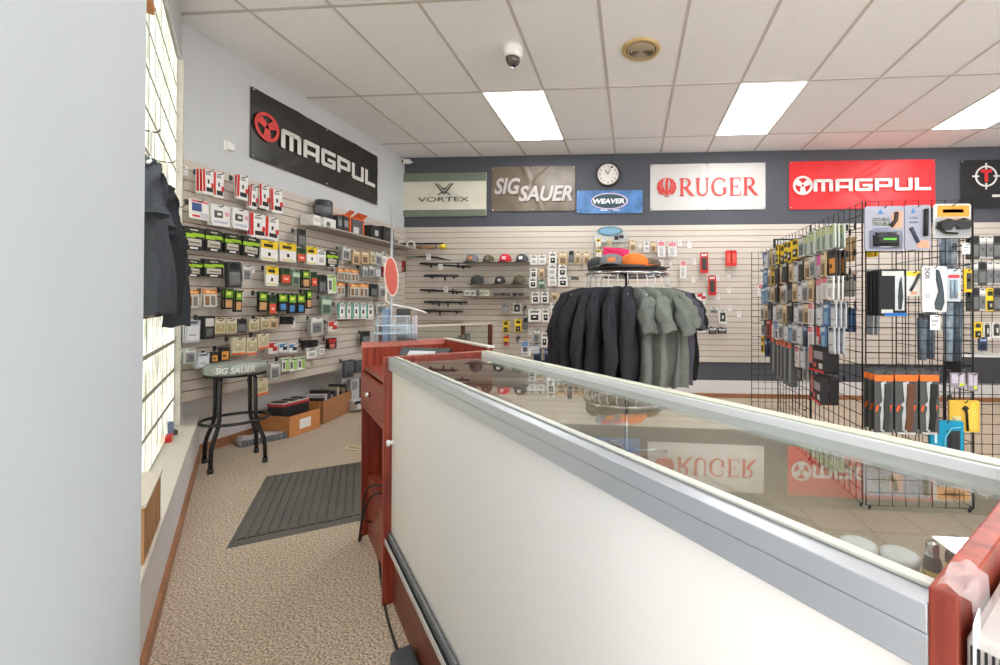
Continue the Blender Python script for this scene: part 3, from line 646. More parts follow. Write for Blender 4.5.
# ================================================================== hanging packs
# design: base colour, thickness (m), list of (x0,z0,x1,z1,colour,relief in mm); all 0..1 of the card
WT=(238,236,234); RDc=(214,52,50); BK=(44,44,44); LM=(170,212,60); YL=(240,206,48); OR=(232,142,60); GY=(158,160,160); DG=(88,92,92); BG=(206,196,166); TN=(206,160,112); BL_=(74,130,190); GN=(84,128,72); PK=(226,120,170); TEAL=(62,168,150); NV=(52,66,92)
D = {
 'red_edge': (WT, .006, [(0,.1,.2,1,RDc,1),(.3,.12,.92,.3,BK,5),(.45,.45,.6,.62,BK,1),(.78,.3,1,.5,RDc,2),(.3,.8,.75,.88,GY,.6)], 'white pack with red edge'),
 'blue_pic': (WT, .012, [(.08,.4,.62,.82,(72,96,150),3),(.05,.86,.95,.96,(220,110,120),1),(.1,.1,.5,.2,RDc,.6),(.55,.08,.95,.35,(206,204,214),2)], 'white pack with blue picture'),
 'scope_ring': (WT, .012, [(.14,.38,.62,.72,DG,6),(.22,.45,.54,.65,WT,7),(.1,.12,.9,.24,(196,196,216),.6),(.75,.5,.95,.7,(224,160,180),1)], 'white pack with dark ring'),
 'lime': (BK, .008, [(.04,.78,.96,.94,(60,62,56),1),(0,.52,.55,.7,LM,1.5),(.4,.58,1,.74,LM,1.5),(.12,.16,.88,.48,(196,190,178),5),(.2,.26,.8,.34,(104,84,68),7),(.3,.84,.7,.9,(214,206,190),1.4),(.3,.02,.7,.1,WT,1)], 'black pack with lime swoosh'),
 'yellow': (WT, .008, [(0,.6,1,1,YL,1),(.15,.68,.7,.84,(60,56,40),1.6),(.42,.24,.58,.42,BK,3),(.1,.05,.9,.14,(230,214,150),.6)], 'yellow and white pack'),
 'yellow_full': (YL, .008, [(.08,.1,.92,.5,BK,5),(.2,.2,.8,.42,(206,196,180),7),(.15,.72,.85,.9,(70,64,40),1)], 'yellow pack with dark window'),
 'red_green': ((70,96,64), .008, [(.05,.05,.95,.55,(222,88,66),2),(.15,.66,.85,.9,(44,60,44),1),(.2,.2,.8,.4,(238,200,180),3)], 'green-topped pack with red panel'),
 'green_pic': (BK, .008, [(.08,.56,.92,.95,(120,172,52),1),(.2,.68,.7,.84,(226,232,120),1.6),(.1,.08,.9,.46,TN,3)], 'black pack with green top'),
 'green_blue': (BK, .008, [(.08,.56,.92,.95,(132,186,56),1),(.2,.68,.7,.84,(236,236,110),1.6),(.2,.08,.8,.42,(80,140,200),4)], 'black green and blue pack'),
 'orange_head': ((206,204,198), .006, [(0,.74,1,1,OR,1),(.1,.1,.42,.62,(150,110,80),8),(.55,.1,.88,.62,(132,126,118),8),(.15,.82,.8,.92,(250,220,170),1.5)], 'clear pack with orange header'),
 'beige': (BG, .02, [(.1,.12,.9,.66,(174,160,122),6),(.1,.75,.9,.93,(222,216,196),1),(.3,.3,.7,.5,(196,184,148),8)], 'beige pouch'),
 'beige_orange': ((216,206,180), .025, [(.08,.25,.92,.85,(196,184,150),8),(0,.02,1,.14,(230,112,70),2),(.2,.5,.5,.7,(226,220,200),10)], 'beige pouch with orange strip'),
 'teal': (WT, .006, [(0,.05,.2,1,TEAL,1),(.45,.35,.7,.6,BK,3),(.35,.78,.85,.86,GY,.6),(.3,.08,.9,.16,(206,206,200),.6)], 'white pack with teal edge'),
 'black_box': ((52,52,52), .03, [(.1,.55,.9,.9,(210,208,204),1),(.2,.12,.8,.45,(104,104,104),6)], 'black boxed pack'),
 'dark': ((70,72,72), .012, [(.1,.1,.9,.6,(116,118,118),7),(.12,.7,.88,.92,(40,42,42),1)], 'dark grey pack'),
 'grey': ((186,186,184), .008, [(.15,.1,.85,.65,(122,124,126),7),(.1,.74,.9,.94,(224,224,220),1),(.3,.3,.7,.5,(92,94,96),9)], 'grey clear pack'),
 'grey_green': ((126,146,130), .008, [(.1,.55,.9,.8,(190,214,190),1),(.2,.1,.8,.5,(84,96,90),6)], 'grey-green pack'),
 'white': (WT, .008, [(.2,.15,.8,.5,(186,184,180),4),(.15,.7,.85,.85,(150,148,146),.8)], 'white pack'),
 'white_black': (WT, .008, [(.2,.12,.8,.55,BK,6),(.35,.3,.65,.45,WT,8),(.15,.7,.85,.85,(120,118,116),.8)], 'white pack with black fitting'),
 'white_green': ((232,238,226), .006, [(.55,.1,.92,.8,(166,206,110),2),(.1,.2,.45,.7,(120,110,110),5),(.1,.84,.9,.95,(150,190,90),1)], 'white pack with green panel'),
 'price': (WT, .003, [(.15,.55,.85,.7,(190,188,188),.5),(.15,.25,.6,.35,(200,160,160),.5)], 'small white price card'),
 'red_clip': ((222,216,214), .008, [(.05,.5,.6,.95,(206,60,60),5),(.45,.2,.95,.6,(190,60,60),6)], 'white pack with red clips'),
 'blue_clip': ((226,228,230), .008, [(.05,.5,.6,.9,(84,130,180),5),(.45,.2,.95,.6,BK,6)], 'blue and black clip pack'),
 'red_dark': ((60,44,46), .008, [(.1,.55,.9,.95,(190,54,60),1.5),(.2,.1,.8,.45,(206,110,110),5)], 'dark pack with red top'),
 'bipod': ((40,40,42), .02, [(.0,.5,1,.85,(30,30,32),14),(.15,.1,.3,.6,(56,56,58),10),(.7,.1,.85,.6,(56,56,58),10)], 'black folded bipod'),
 'holster': ((84,86,92), .03, [(.05,.3,.95,.92,(96,98,106),16),(.2,.05,.6,.4,(72,74,80),12)], 'dark grey holster'),
 'orange_dark': ((60,58,56), .01, [(.12,.12,.88,.7,(226,150,70),3),(.2,.3,.6,.5,(90,70,50),6)], 'dark pack with orange panel'),
 'silver': ((190,194,200), .008, [(.1,.1,.9,.75,(216,218,222),2),(.15,.82,.8,.92,(110,112,130),1),(.2,.3,.7,.36,(140,150,160),2.5)], 'silver-white pack'),
 'red_tall': ((196,48,46), .012, [(.2,.15,.8,.75,(70,66,64),6),(.15,.82,.85,.93,(240,220,210),1)], 'tall red pack with dark window'),
 'red_open': ((214,50,48), .02, [(.1,.15,.42,.8,(236,96,84),6),(.58,.15,.9,.8,(236,96,84),6),(.45,.1,.55,1,(150,30,30),2)], 'open red pack'),
 'ring': ((224,222,218), .006, [(.15,.15,.85,.85,(60,60,60),6),(.32,.32,.68,.68,(220,216,210),7)], 'pack with black ring'),
 'sheet': ((176,174,172), .004, [(.1,.1,.45,.45,(150,148,146),1),(.55,.1,.9,.45,(150,148,146),1),(.1,.55,.45,.9,(150,148,146),1),(.55,.55,.9,.9,(150,148,146),1)], 'grey sheet of small fittings'),
 'yb': (YL, .01, [(.15,.05,.85,.45,(50,48,46),8),(.3,.15,.7,.35,(190,180,170),9),(.2,.66,.8,.86,(60,56,40),1)], 'yellow pack with black part'),
 'ry': ((206,64,50), .01, [(0,.45,1,.75,YL,1.5),(.2,.08,.8,.4,(60,56,52),5)], 'red and yellow pack'),
 'navy': (NV, .01, [(.15,.1,.85,.5,(30,40,60),5),(.15,.7,.85,.9,(150,170,200),1)], 'navy pack'),
 'blue_white': ((226,230,236), .01, [(.05,.55,.95,.95,(120,150,200),1.5),(.2,.1,.8,.5,(96,96,104),5)], 'white pack with blue top'),
 'clear_green': ((206,214,206), .008, [(.1,.62,.9,.95,(196,206,150),1),(.3,.05,.7,.6,(126,142,126),8)], 'clear pack with pale green card'),
 'blue_tall': ((88,128,172), .008, [(.2,.08,.8,.6,(140,176,206),4),(.15,.75,.85,.93,(214,226,236),1)], 'tall blue pack'),
 'kraft': ((206,178,140), .008, [(.2,.1,.8,.55,(130,112,92),6),(.15,.72,.85,.9,(232,220,196),1)], 'tan pack'),
 'black_hook': ((54,54,54), .01, [(.2,.1,.5,.6,(86,86,86),8),(.1,.78,.9,.95,(196,192,186),1)], 'black pack'),
 'pink': ((226,196,214), .008, [(.1,.55,.9,.95,(226,96,168),1.5),(.2,.1,.8,.5,(190,190,196),5)], 'pink and white pack'),
 'pink_white': ((232,226,226), .008, [(.1,.7,.9,.95,(226,136,146),1.5),(.25,.08,.75,.62,(196,196,196),5)], 'white pack with pink top'),
 'multitool': ((108,112,112), .02, [(.1,.1,.45,.86,(78,80,82),10),(.55,.1,.9,.86,(140,144,146),8),(.1,.88,.9,1,(226,110,70),2)], 'long grey tool pack'),
 'red_black': ((46,44,46), .05, [(0,0,1,.09,(206,48,46),3),(.35,.5,.95,.8,(160,150,160),1.5),(0,.3,.25,.95,(200,120,112),2),(.68,.15,.92,.35,(210,206,206),3),(.3,.18,.5,.34,(206,90,84),2)], 'black box pack with red edge'),
}
PACKS = {}
def pack_mesh(design, w, h):
    key = (design, round(w, 2), round(h, 2)); w, h = max(.015, key[1]), max(.015, key[2])
    if key in PACKS: return PACKS[key]
    base, th, rects, _ = D[design]; mb = MB(); cols = [base]
    c = min(w, h)*.06
    mb.prism([(-w/2+c,-h),(w/2-c,-h),(w/2,-h+c),(w/2,-c),(w/2-c,0),(-w/2+c,0),(-w/2,-c),(-w/2,-h+c)], 0, -th, 0)
    hole = min(.03, w*.4)
    for x0, z0, x1, z1, col, rel in rects:
        if col not in cols: cols.append(col)
        a = (-w/2+x0*w, -h+z0*h, -w/2+x1*w, -h+z1*h)
        if rel >= 3: mb.bulge(*a, -th, rel/1000, cols.index(col), .5)
        else: mb.box(a[0], -th-rel/1000-.0004, a[1], a[2], -th, a[3], cols.index(col))
    if (30,30,30) not in cols: cols.append((30,30,30))
    mb.box(-hole/2, -th-.0016, -.016, hole/2, -th, -.010, cols.index((30,30,30)))
    gl = design in ('lime','yellow','yellow_full','green_pic','green_blue','red_edge')
    PACKS[key] = mb.mesh('hanging_pack', [mat(k, .5, noise=.06, scale=60, spec=.25) for k in cols]); return PACKS[key]
HOOKS = {}
BWL = 'back wall'
CLAM = ('grey','silver','kraft','white','white_black','clear_green','dark','black_hook','multitool')
def hook_mesh(L):
    L = round(L, 2)
    if L not in HOOKS:
        mb = MB(); mb.box(-.012, -.004, -.02, .012, 0, .02)
        mb.tube([(0,0,0),(0,-L,0),(0,-L-.008,.008),(0,-L-.01,.016)], .0028, 6)
        HOOKS[L] = mb.mesh('peg_hook', [mat((70,70,72), .35, .6, noise=0)])
    return HOOKS[L]
KIND = {'price': ('price_tag', 'price tag'), 'beige': ('pouch', 'pouch'), 'beige_orange': ('pouch', 'pouch'), 'holster': ('holster', 'holster'), 'bipod': ('bipod', 'bipod')}
def hang(fr, s, ztop, w, h, design, n, off, where, nth, wall, gap=.022, wall_off=.02, slant=0):
    desc = D[design][3]; nm, cat = KIND.get(design, ('clamshell_pack' if design in CLAM else 'blister_pack', 'packaged goods'))
    if wall == BWL: n = 1
    elif n > 3: n = 3
    if design == 'price': off = .004
    L = off+.035
    o = None if design == 'price' else put('peg_hook', hook_mesh(L), None, fr.w(s, wall_off, ztop-.012), fr.rz)
    if o: tag(o, 'wire hook, %s%s, %s' % (ORD[nth], ' from the window' if 'side' in wall else '', where), 'hook', 'peg hooks')
    me = pack_mesh(design, w, h)
    for k in range(n):
        d = off+wall_off-k*gap
        o = put(nm, me, None, fr.w(s, d, ztop), fr.rz+slant+random.uniform(-.10, .10)); o.rotation_euler[1] = random.uniform(-.05, .05)
        hk = '%s hook%s' % (ORD[nth], ' from the window' if 'side' in wall else '')
        if n == 1: lab = '%s on %s, %s' % (desc, hk, where)
        else: lab = '%s, %s on %s, %s' % (desc, ('front', 'second', 'third', 'fourth', 'fifth')[k], hk, where)
        if len(lab.split()) > 16: lab = lab.replace(' from the window', '')
        tag(o, lab, cat, 'packs in the %s' % where)
def row(fr, where, wall, items, off, wall_off=.02, gap=.022):
    items = sorted(items, key=lambda q: q[0])
    for i, (x0, y0, x1, y1, dsg, n) in enumerate(items):
        xm, ym = (x0+x1)/2, (y0+y1)/2; o = off+wall_off+(.0 if i % 2 else .006)
        s0, _ = fr.at(x0, ym, o); s1, _ = fr.at(x1, ym, o); sm, za = fr.at(xm, y0, o); _, zb = fr.at(xm, y1, o)
        w = abs(s1-s0)-.008; sm = (s0+s1)/2
        hang(fr, sm, za, w, za-zb, dsg, n, o-wall_off, where, i, wall, gap, wall_off)

SIDE = 'side wall'
row(LW, 'top row, side wall', SIDE, [(190.5,164.7,200,174,'price',1),(201,170,213,195,'red_edge',3),(213,173,223,198,'red_edge',1),(223.5,174,229,184,'price',1),(236.5,176,248,200,'red_edge',2),(249,186,258,209,'red_edge',3),(258,185,269,209,'red_edge',1),(270,190,281.5,213,'red_edge',3)], .10)
row(LW, 'second row, side wall', SIDE, [(187.6,200,208,220,'blue_pic',1),(209,205,228.5,226,'scope_ring',2),(230.5,209,248,229,'scope_ring',2),(249,214,265,238,'red_edge',3),(265,218,278.5,240,'red_edge',3),(297,229,305,247,'dark',1)], .09)
row(LW, 'third row, side wall', SIDE, [(182.7,227,203,250,'lime',2),(204,230,222,251,'lime',2),(223,234,240.5,253,'lime',2),(241.5,237,260,256,'lime',2),(260.5,241,277,260.5,'yellow',2),(278,243,296,262,'yellow',2),(296.6,248,305,262,'red_green',1),(306,247,316,265,'yellow',2),(316.5,250,325,265,'white',1),(326.5,251,337.5,266,'lime',2)], .09)
row(LW, 'third row under the shelf', SIDE, [(341.6,247,350.5,260,'grey',3),(352,250,360,264,'kraft',2),(361,251,368,264,'kraft',2),(368.5,251,374,264,'beige',2),(375,252,381,265,'grey',2),(381.5,252,386.5,265,'white',2)], .10)
row(LW, 'fourth row, side wall', SIDE, [(182.7,259.5,202,276,'lime',2),(203,259.5,222.5,277,'lime',2),(226.7,262,239.4,288,'dark',2),(241,265,251,281,'grey',2),(254,266,264.5,273,'price',1),(265.8,266.5,277.7,286,'yellow',2),(280.5,268,289.8,284,'red_green',2),(290.8,270,300.3,285,'grey_green',2),(301.5,270,309,287.5,'green_pic',2),(310,272,317,286,'red_green',1),(319,275,326,294,'dark',2),(327,275,335.7,293,'white_green',2),(337,268.5,343.5,281,'orange_head',2),(344,269,350.5,281.5,'orange_head',2),(351,270,358,282,'orange_head',2),(362,266,367.5,277,'grey',2),(368.5,266,374,277,'grey',2),(375,267,380,277,'silver',2),(380.6,267,386,277,'red_dark',2)], .09)
row(LW, 'fifth row, side wall', SIDE, [(184.7,289.5,199,308,'orange_head',2),(203,289.5,216,307,'orange_head',2),(217,290,222.5,306,'price',1),(223.5,288.6,233.3,309,'green_pic',2),(234,290.5,242.5,312,'green_pic',2),(246,291,253,299,'price',1),(258,291.5,267.5,311,'green_pic',2),(268.3,295,276.5,314,'red_green',2),(277.5,293.5,287,311,'green_blue',2),(288,294,296,314,'green_blue',2),(296.5,294,304.5,313,'green_blue',2),(305.5,290,312,309,'green_pic',2),(320.5,296,332,315,'grey_green',2),(336.7,283,344.5,295,'orange_head',2),(350,284,358.5,297,'orange_head',2),(359,284,368,297,'orange_head',2),(370,284,377,297,'dark',2),(378,285,386,297,'grey',2)], .09)
row(LW, 'sixth row, side wall', SIDE, [(185.5,320,199.5,342,'silver',2),(200,316,212,338.5,'black_box',2),(212.5,319,223.5,333.5,'beige',2),(224,319,235,333.5,'beige',2),(235.7,319,246,332.6,'dark',2),(246.5,319,257.5,330.6,'beige',2),(258.5,317,268,329,'beige',2),(268.5,317,278,328.5,'kraft',2),(279,316.5,292,324.5,'bipod',1),(299,317,303.5,328,'price',1),(310,317,322.5,334,'grey',2),(328,321,336.7,332,'red_clip',2),(338,303,344.5,318.5,'teal',2),(345,303,351.5,318.8,'teal',2),(352,303,358.5,319,'teal',2),(359,303.5,365.5,319.4,'teal',2),(366,304,373,319.4,'teal',2),(375,303,386.5,314,'grey',2)], .09)
row(LW, 'seventh row, side wall', SIDE, [(183,348,195.5,363,'grey',2),(196,353,209.5,368,'silver',2),(210.3,352,218,363,'orange_dark',2),(219.5,347,229.6,361,'orange_dark',2),(230.6,337.5,243,355,'beige_orange',1),(243.5,338,255,355,'beige_orange',1),(255.5,333.5,266,348.5,'beige_orange',1),(267,342,277.5,354,'red_clip',2),(278,343,287.5,352.5,'blue_clip',2),(288,343.5,297,352.5,'blue_clip',2),(300,340,316.5,347.5,'bipod',1),(306,347.5,316,358,'white',1),(318,346,324,354.5,'white',2),(327.5,338,335.7,348.6,'red_dark',2)], .09)
row(LW, 'lowest row, side wall', SIDE, [(268.7,362,279.5,379.5,'grey',2),(281,358,288.5,371,'white_green',2),(289,358,296.5,371,'white_green',2),(297,357,305,370,'white_green',2),(342,360,352,377,'holster',1),(353,360,364,372,'holster',1),(249,379,266,396,'beige_orange',1),(361.5,331,369,345,'dark',2)], .08)
# shelf with boxes on the side wall
s0, z0 = LW.at(306, 228.5, .02); s1, z1 = LW.at(402, 248, .02); zs = (z0+z1)/2; s1 = min(s1, 2.84)
o = MB().box(0, -.24, -.016, s1-s0, 0, 0).build('wall_shelf', mat((168,158,148), .5), None, LW.w(s0, .02, zs), LW.rz, .002)
tag(o, 'grey shelf board with boxes, upper part of the side wall', 'shelf')
def shelf_box(px0, px1, h, d, col, lab, name='product_box', cat='box', extra=None, zb=None):
    a, _ = LW.at(px0, 240, .2); b, _ = LW.at(px1, 240, .2)
    t = thing(name, lab, cat, LW.w((a+b)/2, .11, zs if zb is None else zb), LW.rz)
    w = b-a-.008
    MB().box(-w/2, -d/2, 0, w/2, d/2, h).build('carton', mat(col, .5, noise=.08, scale=20), t, bevel=.003)
    m = MB()
    for x0, z0_, x1, z1_ in (extra or [(.15,.35,.85,.75)]): m.box(-w/2+x0*w, -d/2-.0015, z0_*h, -w/2+x1*w, -d/2, z1_*h)
    return t, m, w
for px0, px1, h, d, col, lab, lc, ex in [
    (315,323,.10,.14,(232,230,226),'small white box at the window end of the upper side wall shelf',(206,200,196),None),
    (324.5,337,.10,.16,(228,226,222),'white box under a black canister on the upper side wall shelf',(90,90,90),[(.2,.2,.5,.6)]),
    (339,344.5,.16,.14,(64,66,68),'narrow dark box beside the canister on the upper shelf',(130,132,134),None),
    (345,351,.17,.14,(58,60,62),'second narrow dark box on the upper shelf, before the orange one',(150,150,150),None),
    (353,364,.17,.16,(90,90,92),'grey box with open orange flaps on the upper shelf',(206,206,204),[(.1,.1,.6,.5)]),
    (372,382,.16,.16,(44,44,46),'black box with pale round label on the upper shelf',(190,196,196),[(.35,.3,.7,.7)]),
    (384,395,.19,.16,(48,48,50),'plain black box nearest the corner on the upper shelf',(74,74,78),None)]:
    t, m, w = shelf_box(px0, px1, h, d, col, lab, extra=ex)
    m.build('label', mat(lc, .5), t)
    if 'orange' in lab:
        f = MB(); f.box(-w/2, -.08, h, w/2, .08, h+.012); f.add([(-w/2,-.08,h+.012),(w/2,-.08,h+.012),(w/2+.0,-.14,h+.06),(-w/2,-.14,h+.06)], [(0,1,2,3)]); f.box(w/2-.004, -.085, 0, w/2+.012, .08, h*1.05)
        f.build('flap', mat((236,106,52), .5), t)
a, _ = LW.at(331, 220, .2)
t = thing('canister', 'round black canister standing on the white box, upper side wall shelf', 'canister', LW.w(a, .12, zs+.10), LW.rz)
MB().lathe([(0,0),(.075,0),(.078,.02),(.078,.16),(.07,.18),(0,.18)], 24).build('body', mat((52,52,56), .4), t); MB().lathe([(.0785,.04),(.0795,.04),(.0795,.12),(.0785,.12)], 24).build('label_band', mat((110,112,118), .5), t)
for i, px in enumerate((397.5, 400.5)):
    a, _ = LW.at(px, 243, .2); t = thing('small_pack', ['small pale pack standing at the corner end of the upper shelf', 'small grey pack in the very corner of the upper shelf'][i], 'pack', LW.w(a, .1, zs), LW.rz)
    MB().bulge(-.04, 0, .04, .10, 0, .05).build('body', mat((170+i*20,168,166), .5), t); MB().box(-.025, -.052, .03, .025, -.049, .07).build('label', mat((110,110,112), .5), t)

# ------------------------------------------------------------------ back wall
BWL = 'back wall'
def brow(where, items, off=.07): row(BW, where, BWL, items, off)
brow('row level with the upper hats', [(530,255,537.5,264.5,'white',3),(538.3,255,546,264.5,'white',3),(549,252,557,265,'white_black',3),(558,252,567.5,265,'kraft',2),(569,251,574,262,'dark',1),(575,252,581,264,'kraft',2),(583,252,590,265,'kraft',2)])
brow('row under the upper hats', [(530,268,537.5,277.5,'white_black',2),(538.3,268,545,277.5,'kraft',2),(548,265,557,275.5,'white',2),(558,265,567,276,'white_black',2),(571,277,579,280,'dark',1)])
brow('row level with the lower hats', [(529,278,537,287.5,'white_black',2),(538,280,545.5,289,'grey_green',2),(548,276,557,286,'white',2),(558,276,568,286.5,'white_black',2)])
brow('row level with the goggle shelf', [(531,292,540,303.5,'white_black',2),(540.7,292,549,303.5,'white_black',2),(551,292,558,300,'kraft',2),(550,303,558,312,'white',2)])
brow('row under the goggle shelf', [(501.6,304,510.3,313.5,'sheet',1),(513,303,521.5,313.5,'ring',1),(523.5,306,525.7,315.5,'dark',1),(528,309,541.2,322,'white_black',2),(541.8,308.5,549,322,'white_black',2),(551,313,558,320,'price',1)])
brow('lower row of yellow packs', [(503,320.7,509.6,332.5,'yb',2),(514.7,319,522,331.5,'yb',2),(523.3,318,528,329,'dark',1),(527,327,531,335,'price',1),(533,330,541,342,'grey',2),(541.7,332,548,347,'white_black',2)])
brow('lowest row behind the counter', [(503.7,336,509.5,346,'ry',2),(516,337,519,342,'dark',1),(521,341,529,353,'blue_white',2),(530,344,540,354,'silver',2),(521,348,531,356,'white',1),(533.5,349,541.8,363.5,'navy',2),(544.5,349,551.8,363.5,'navy',2)])
brow('top row beyond the round rack', [(629,241,636,251,'kraft',1),(638,242,642,248,'price',1),(643.5,242,649.5,252,'white',2),(650.2,242,656,251.5,'kraft',2),(657,241,665.5,257,'pink_white',2),(667.8,242,676.5,256.5,'pink_white',2),(678.3,239,682.7,245,'price',1),(688,241,692.6,247,'price',1)])
brow('second row beyond the round rack', [(660,259,664,266,'price',1),(669,259,673,264,'price',1),(680,260.6,686.5,278,'pink_white',2),(693,258,697,264,'price',1),(700,252.5,708,273,'red_tall',2),(725,250.5,736.5,265.5,'red_open',1)])
brow('third row beyond the round rack', [(692,276,696,282,'price',1),(708,275.5,716,295.5,'red_tall',2),(717,275,720.7,281.5,'price',1),(728,271,732,277,'price',1),(728,287.5,732,293,'price',1),(717.5,294,721,299,'price',1)])
brow('lowest row beyond the round rack', [(696.5,293,706.5,301,'red_clip',2),(697,301.5,706,311,'grey',2),(709,308,719,313,'grey',1),(718.5,310.6,727,324,'ring',1),(699.5,314,706.5,325.5,'red_clip',2),(708,327.3,716.5,333.6,'black_box',1),(717,328,726.5,333.6,'black_box',1),(728.5,305.5,733,311,'price',1),(738,311,742.5,317,'price',1),(699,327,707,333.5,'price',1)])
# long barrels lying on hooks
barr = [(420,471,263.5,267,'topmost',[(431,269),(458,268)]), (424,458.6,276,276,'second',[(445,279.5)]), (420,463,290,292,'third',[(453,295)]), (424,467,302,302.5,'fourth',[(439,307),(448,307)]), (420,463,311,311.5,'lowest',[(440,315)])]
for i, (x0, x1, ya, yb, wd, lugs) in enumerate(barr):
    s0, z0 = BW.at(x0, ya, .08); s1, z1 = BW.at(x1, yb, .08)
    t = thing('gun_barrel', '%s of the five long black barrels on back wall hooks' % wd, 'gun barrel', BW.w(s0, .08, z0), BW.rz, 'barrels on the back wall')
    L = s1-s0; dz = z1-z0
    MB().tube([(0,0,0),(L*.3,0,dz*.3),(L,0,dz)], [.013,.013,.010], 12).build('barrel', BLACK_M, t)
    m = MB(); m.box(L*.02, -.005, .016+dz*.1, L*.96, .005, .022+dz*.5); 
    for q in range(7): m.box(L*(.05+.15*q), -.003, .008, L*(.06+.15*q), .003, .02+dz*.5)
    m.build('rib', BLACK_M, t)
    MB().tube([(L*.1,0,0),(L*.35,0,dz*.3)], .0165, 12).build('sleeve', mat((40,42,40), .5), t)
    for lx, ly in lugs:
        a, _ = BW.at(lx, ly, .08); MB().tube([(a-s0,0,.01),(a-s0,0,-.06)], .011, 8).build('lug', BLACK_M, t)
    for q in (.18, .82):
        h = put('peg_hook', hook_mesh(.09), None, BW.w(s0+L*q, .02, z0+dz*q-.016), BW.rz)
        tag(h, 'wire hook under the %s long barrel, %s end, back wall' % (wd, 'corner' if q < .5 else 'hat'), 'hook', 'peg hooks')
for i, (x, y) in enumerate(((428.5,257),(440.5,267),(446,289.5))):
    s, z = BW.at(x, y, .12); o = put('price_tag', pack_mesh('price', .06, .08), None, BW.w(s, .12, z+.04), BW.rz); tag(o, 'white price card hung %s the black barrels' % ['above', 'across the topmost of', 'across the third of'][i], 'price tag')
s0, z0 = BW.at(396, 246, .10); s1, _ = BW.at(446, 246, .10); L = s1-s0
t = thing('pole_saw', 'long black tool with tan handle and yellow cap above the barrels', 'tool', BW.w(s0, .1, z0), BW.rz)
MB().tube([(.1,0,.03),(L*.95,0,.03)], .012, 10).build('shaft', BLACK_M, t)
MB().tube([(L*.42,0,-.02),(L*.8,0,-.01)], .028, 12).build('handle', mat((160,128,98), .6), t)
MB().tube([(L*.88,0,-.01),(L*.99,0,-.01)], .034, 12).build('cap', mat((226,200,52), .5), t)
m = MB(); P = [(.21+.055*math.cos(R(q*20)), 0, .0+.06*math.sin(R(q*20))) for q in range(18)]; m.tube(P, .016, 8, closed=True); m.build('ring', mat((226,222,216), .5), t)
MB().bulge(-.0, -.05, .11, .05, .02, .05).build('clamp', mat((130,128,126), .5), t)
s0, z0 = BW.at(406.7, 257, .10); s1, z1 = BW.at(450, 260.5, .10)
t = thing('arrow_bow', 'slim dark limb with green tip lying just above the barrels', 'bow limb', BW.w(s0, .1, z0), BW.rz)
MB().tube([(0,0,0),(.2,0,.005),(.42,0,-.01),(s1-s0,0,z1-z0)], [.006,.010,.014,.006], 8).build('limb', BLACK_M, t); MB().tube([(0,0,0),(.16,0,.004)], .0085, 8).build('green_tip', mat((70,140,80), .5), t)
s, z = BW.at(402, 266, .08)
o = put('blister_pack', pack_mesh('red_dark', .11, .15), None, BW.w(s, .08, z+.07), BW.rz); tag(o, 'black and red pack hanging in the corner by the barrels', 'packaged goods')
# hats on two shelves, goggle shelf
def shelf(x0, x1, y, lab, d=.17):
    s0, z = BW.at(x0, y, .1); s1, _ = BW.at(x1, y, .1)
    o = MB().box(0, -d, -.008, s1-s0, 0, 0).build('acrylic_shelf', mat((150,146,140), .25), None, BW.w(s0, .02, z), BW.rz); tag(o, lab, 'shelf'); return z
def hat(name_lab, loc, rz, col, bill, logo=None, k=1, pat=0, group='caps', flat=1):
    t = thing('cap', name_lab, 'cap', loc, rz, group)
    cm = mat(col, .85, noise=.45 if pat else .06, scale=45 if pat else 60); bm = mat(bill, .85, noise=.45 if pat else .06, scale=45 if pat else 60)
    prof = [(.086,0),(.091,.02),(.09,.05),(.080,.08),(.06,.105),(.03,.119),(0,.122)]
    MB().lathe([(r*k, z*k) for r, z in prof], 24, sy=1.12).build('crown', cm, t)
    def fn(u, v):
        a = R(-155+u*130); r0, r1 = .087, .087+.068*math.sin(math.pi*u)**.7
        r = r0+(r1-r0)*v; return (r*math.cos(a)*k, (r*1.1*math.sin(a)-(.012*v))*k, (.008-.028*v*(abs(math.cos(a))**1.5)-.004*v)*k)
    m = MB(); m.grid(14, 5, fn); m.grid(14, 5, lambda u, v: (lambda p: (p[0], p[1], p[2]-.003))(fn(u, v))); m.build('brim', bm, t)
    MB().lathe([(0,.128*k),(.008*k,.126*k),(.009*k,.121*k)], 10).build('button', bm, t)
    if logo:
        m = MB(); m.grid(6, 5, lambda u, v: (lambda x, zz, r: (x*k, -(1.12*math.sqrt(max(0, r*r-x*x))+.002)*k, zz*k))(-.028+.056*u, .03+.045*v, float(np.interp(.03+.045*v, [.02,.05,.08,.105], [.091,.09,.08,.06])))); m.build('front_patch', mat(logo, .7), t)
    if flat != 1: t.scale = (1, 1, flat)
    return t
z = shelf(465, 529.5, 262.3, 'narrow wall shelf carrying the upper four caps')
for x, lab, c1, c2, lg, pt in [(472.3,'grey cap with orange patch on the upper cap shelf',(116,118,124),(92,94,100),(214,130,72),0),(488.5,'camouflage cap on the upper cap shelf, between grey and red',(92,90,68),(84,80,60),(120,116,88),1),(505.3,'red cap with white mark on the upper cap shelf',(206,44,62),(196,40,56),(240,200,204),0),(522,'charcoal cap with white mark on the upper cap shelf, beside the red',(76,78,84),(66,68,74),(226,226,226),0)]:
    s, _ = BW.at(x, 258, .12); hat(lab, BW.w(s, .115, z), BW.rz, c1, c2, lg, .9 if not pt else .8, pt, 'caps on the back wall')
z = shelf(468, 528.5, 283.6, 'narrow wall shelf carrying the lower three caps')
